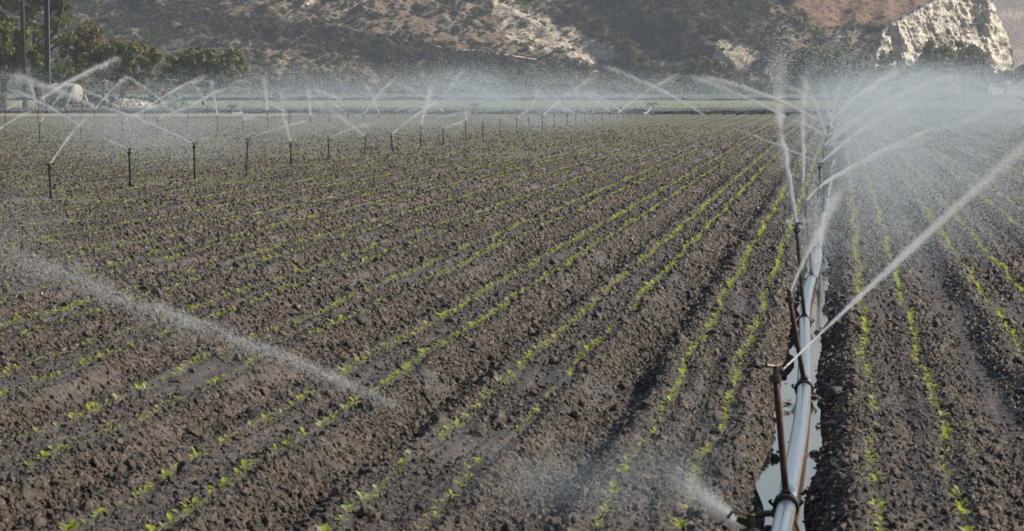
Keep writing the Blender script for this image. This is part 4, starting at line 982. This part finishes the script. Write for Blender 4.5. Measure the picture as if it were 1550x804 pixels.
# jets across the left of the field: source head, end pixel, widths, opacities, look
def hl(ln, i): return heads[(ln, i)]
ordf = lambda k: numw[k]
LJ = [('a', 0, (136, 174), 3, 6, .9, .6, 'bright slanting jet'), ('a', 1, (160, 211), 2.5, 4, .9, .4, 'short jet to the left'), ('a', 2, (140, 158), 3, 9, .85, .5, 'long bright jet to the upper left'),
      ('a', 3, (470, 182), 2.5, 6, .8, .45, 'straight jet to the right'), ('a', 4, (429, 176), 3, 8, .95, .6, 'short steep thick jet'), ('a', 5, (570, 184), 2.5, 8, .6, .3, 'faint jet to the right'), ('a', 6, (490, 163), 3, 14, .9, .4, 'bright jet to the upper left'),
      ('a', 7, (672, 150), 2.5, 9, .8, .4, 'slanting jet to the upper right'), ('a', 8, (655, 130), 4, 10, .95, .8, 'bright steep jet'), ('a', 9, (704, 183), 2.5, 5, .8, .4, 'short jet to the right'), ('a', 10, (706, 165), 4, 6, .9, .6, 'upright bright jet'),
      ('a', 11, (727, 178), 4, 8, .8, .2, 'small splash'), ('a', 12, (754, 178), 4, 8, .8, .2, 'small splash'), ('a', 13, (804, 163), 2.5, 5, .8, .6, 'slanting jet'), ('a', 15, (902, 116), 3, 10, .8, .35, 'long jet to the upper right'),
      ('a', 17, (818, 124), 3, 9, .6, .3, 'jet to the upper left'), ('a', 19, (858, 117), 3, 10, .6, .3, 'steep jet to the upper left'), ('a', 22, (866, 134), 3, 9, .55, .25, 'jet to the left'), ('a', 23, (1034, 110), 3, 10, .6, .4, 'long jet to the upper right'), ('a', 24, (877, 133), 3, 8, .5, .3, 'faint jet to the left'),
      ('a', 20, (910, 144), 3, 7, .5, .3, 'faint jet to the upper right'), ('a', 18, (800, 140), 3, 9, .5, .25, 'faint jet to the left'),
      ('b', 0, (68, 176), 3, 5, .9, .6, 'short bright jet'), ('b', 1, (5, 131), 3, 10, .85, .5, 'long bright jet to the upper left'), ('b', 2, (262, 152), 2.5, 9, .75, .4, 'jet to the upper right'), ('b', 3, (288, 162), 2.5, 6, .7, .3, 'thin jet to the right'), ('b', 4, (254, 165), 2.5, 5, .7, .4, 'thin jet to the left'),
      ('b', 5, (318, 116), 3, 9, .9, .5, 'tall steep jet'), ('b', 6, (388, 176), 6, 8, .8, .2, 'small splash'), ('b', 7, (399, 112), 4, 12, .9, .5, 'tall upright jet'), ('b', 8, (402, 156), 3, 7, .75, .4, 'jet to the upper left'), ('b', 9, (466, 132), 4, 12, .9, .5, 'tall upright jet'), ('b', 11, (503, 157), 2.5, 6, .6, .3, 'thin jet to the upper left'),
      ('b', 12, (602, 116), 2.5, 9, .65, .4, 'long jet to the upper right'), ('b', 13, (550, 123), 3, 11, .8, .5, 'steep jet to the upper left'), ('b', 14, (668, 150), 2.5, 6, .4, .3, 'faint jet to the right'), ('b', 15, (700, 148), 2.5, 7, .45, .3, 'faint slanting jet'), ('b', 17, (594, 122), 3, 11, .7, .35, 'long jet to the upper left'), ('b', 16, (720, 112), 2.5, 9, .5, .3, 'faint jet to the upper right'),
      ('c', 0, (36, 153), 3, 6, .7, .3, 'jet to the right'), ('c', 1, (43, 118), 3, 8, .8, .5, 'steep jet'), ('c', 2, (112, 133), 3, 8, .8, .5, 'steep jet to the right'), ('c', 3, (198, 112), 3, 12, .6, .5, 'long jet to the upper right'), ('c', 4, (105, 128), 3, 10, .45, .3, 'long jet to the left'),
      ('c', 5, (318, 113), 3, 10, .55, .4, 'long jet to the upper right'), ('c', 6, (180, 110), 3, 9, .5, .3, 'long jet to the upper left'), ('c', 8, (290, 122), 3, 9, .7, .4, 'steep jet to the upper left'), ('c', 7, (345, 132), 3, 8, .5, .3, 'jet to the upper right')]
lname = {'a': 'front line', 'b': 'second line', 'c': 'farthest line'}
for (ln, i, e, w0, w1, o0, o1, wd) in LJ:
    jet(hl(ln, i), e, w0, w1, o0, o1, '%s of riser %s from left, %s' % (wd, ordf(i), lname[ln]), core=.12, bulge=.03, group='water jets of the ' + lname[ln])
for (s_, Y, e, w0, w1, o0, o1, lab) in (((140, 160), 105, (-10, 108), 9, 22, .5, .25, 'broad fading outer end of the long jet above the pole bases'), ((-12, 204), 190, (53, 165), 3, 6, .8, .5, 'straight jet coming in from the left edge over the sprouting field'),
        ((62, 150), 300, (192, 85), 6, 14, .55, .45, 'highest jet of the left side, rising past the tank top'), ((74, 168), 260, (104, 133), 4, 8, .6, .4, 'short jet crossing in front of the tank'), ((1066, 174), 330, (900, 96), 5, 12, .6, .3, 'long jet rising left across the hill foot from the far field edge'),
        ((488, 165), 112, (466, 142), 12, 20, .35, .15, 'fading outer end of the bright jet of the seventh front riser'), ((1190, 178), 320, (1030, 112), 5, 12, .5, .35, 'long jet rising left toward the big olive tree'), ((429, 178), 120, (425, 132), 7, 10, .5, .35, 'upper part of the short steep thick jet'),
        ((330, 128), 250, (250, 150), 4, 8, .4, .2, 'faint jet falling to the left beside the second tractor'), ((805, 164), 215, (817, 132), 5, 8, .6, .4, 'upper kinked part of the slanting jet near the middle'), ((380, 126), 260, (330, 150), 4, 8, .4, .2, 'faint jet crossing below the wide olive tree'),
        ((517, 152), 250, (470, 134), 5, 9, .5, .3, 'faint falling jet right of the tall upright pair'), ((640, 165), 200, (655, 120), 5, 10, .4, .2, 'faint steep jet behind the bright one'), ((660, 180), 150, (718, 168), 3, 5, .6, .5, 'shallow jet ending at the middle valve stand'),
        ((680, 133), 260, (705, 105), 5, 12, .5, .3, 'soft high jet in the middle of the spray')):
    jet(at(*s_, Y), e, w0, w1, o0, o1, lab, core=0, bulge=.03, group='water jets over the far field')

# drifting mist
def mist(blobs, label, size_mul=1.0):
    Ps = []; Ss = []
    for (x, y_, Y, rx_, ry_, op) in blobs:
        rw = rx_ / F * Y; rh = ry_ / F * Y; size = .48 * Y / 5477 * size_mul
        n = int(-math.log(1 - op) * 2 * math.pi * rw * rh / ((size * .5) ** 2))
        q = rng.normal(size=(n, 3)) * np.array([rw, rw * 1.3, rh])
        c = np.array(at(x, y_, Y)); P_ = c + q
        # streaky drift
        k = rng.uniform(size=n) < .25 + 1.5 * (fbm(P_[:, 0] * 1.3 / rw + 5, P_[:, 2] * 2.2 / rh + P_[:, 0] * 1.4 / rw, 301, 4))
        P_ = P_[k]; P_ = P_[P_[:, 2] > .02]; Ps.append(P_); Ss.append(np.full(len(P_), size))
    P_ = np.concatenate(Ps); S_ = np.concatenate(Ss) * rng.uniform(.6, 1.35, len(P_))
    V, Fc = droplets(P_, S_); o = mesh_obj('mist', V, Fc, M_mist)
    return tag(o, label, 'mist', kind='stuff')
mist([(1390, 145, 110, 75, 22, .80), (1480, 160, 120, 70, 26, .74), (1320, 165, 100, 50, 30, .74), (1300, 225, 75, 45, 40, .56), (1400, 220, 80, 90, 40, .60), (1250, 150, 120, 30, 22, .42), (1545, 160, 130, 40, 26, .55), (1430, 118, 110, 60, 14, .5)], 'dense pale mist blowing right from the pipeline risers')
mist([(1330, 320, 45, 60, 60, .34), (1450, 290, 55, 90, 50, .36), (1235, 350, 42, 22, 50, .35)], 'thin mist over the rows right of the pipe')
mist([(1255, 92, 46, 40, 24, .10), (1290, 110, 48, 34, 22, .10), (1180, 100, 44, 16, 34, .14)], 'glittering coarse droplets in front of the broad dark tree', 2.2)
mist([(30, 140, 200, 50, 20, .22), (190, 150, 200, 60, 20, .14), (300, 148, 200, 60, 20, .24), (430, 138, 210, 70, 18, .42), (560, 145, 210, 70, 20, .40), (700, 138, 220, 60, 20, .66), (735, 150, 220, 30, 10, .5), (850, 148, 240, 60, 20, .60), (940, 150, 260, 50, 16, .42), (1040, 140, 280, 60, 16, .30), (1130, 150, 280, 60, 14, .25)], 'pale spray veil hanging over the far riser lines')
mist([(250, 205, 110, 80, 28, .36), (150, 185, 120, 90, 22, .24), (460, 185, 130, 80, 22, .32), (640, 180, 150, 80, 18, .26), (830, 180, 180, 60, 12, .32)], 'thin mist low over the seedlings around the front risers')
mist([(20, 350, 60, 50, 40, .12), (60, 410, 16, 60, 22, .10), (830, 735, 15, 70, 26, .10), (900, 735, 15, 90, 34, .16), (1010, 690, 15, 60, 40, .07)], 'wisps of drifting spray over the near beds')

# ------------------------------------------------------------------ haze
m = bpy.data.materials.new('haze'); m.use_nodes = True; n = m.node_tree.nodes; l = m.node_tree.links
for q in list(n): n.remove(q)
pv = n.new('ShaderNodeVolumePrincipled'); pv.inputs['Color'].default_value = (.80, .86, .98, 1); pv.inputs['Density'].default_value = .00019; pv.inputs['Anisotropy'].default_value = .2
ou = n.new('ShaderNodeOutputMaterial'); l.new(pv.outputs[0], ou.inputs['Volume'])
hz = MB().box((-900, -90, -1.4), (900, 4400, 190)).build('haze', m); tag(hz, 'thin bluish haze filling the valley air', 'haze', kind='stuff')
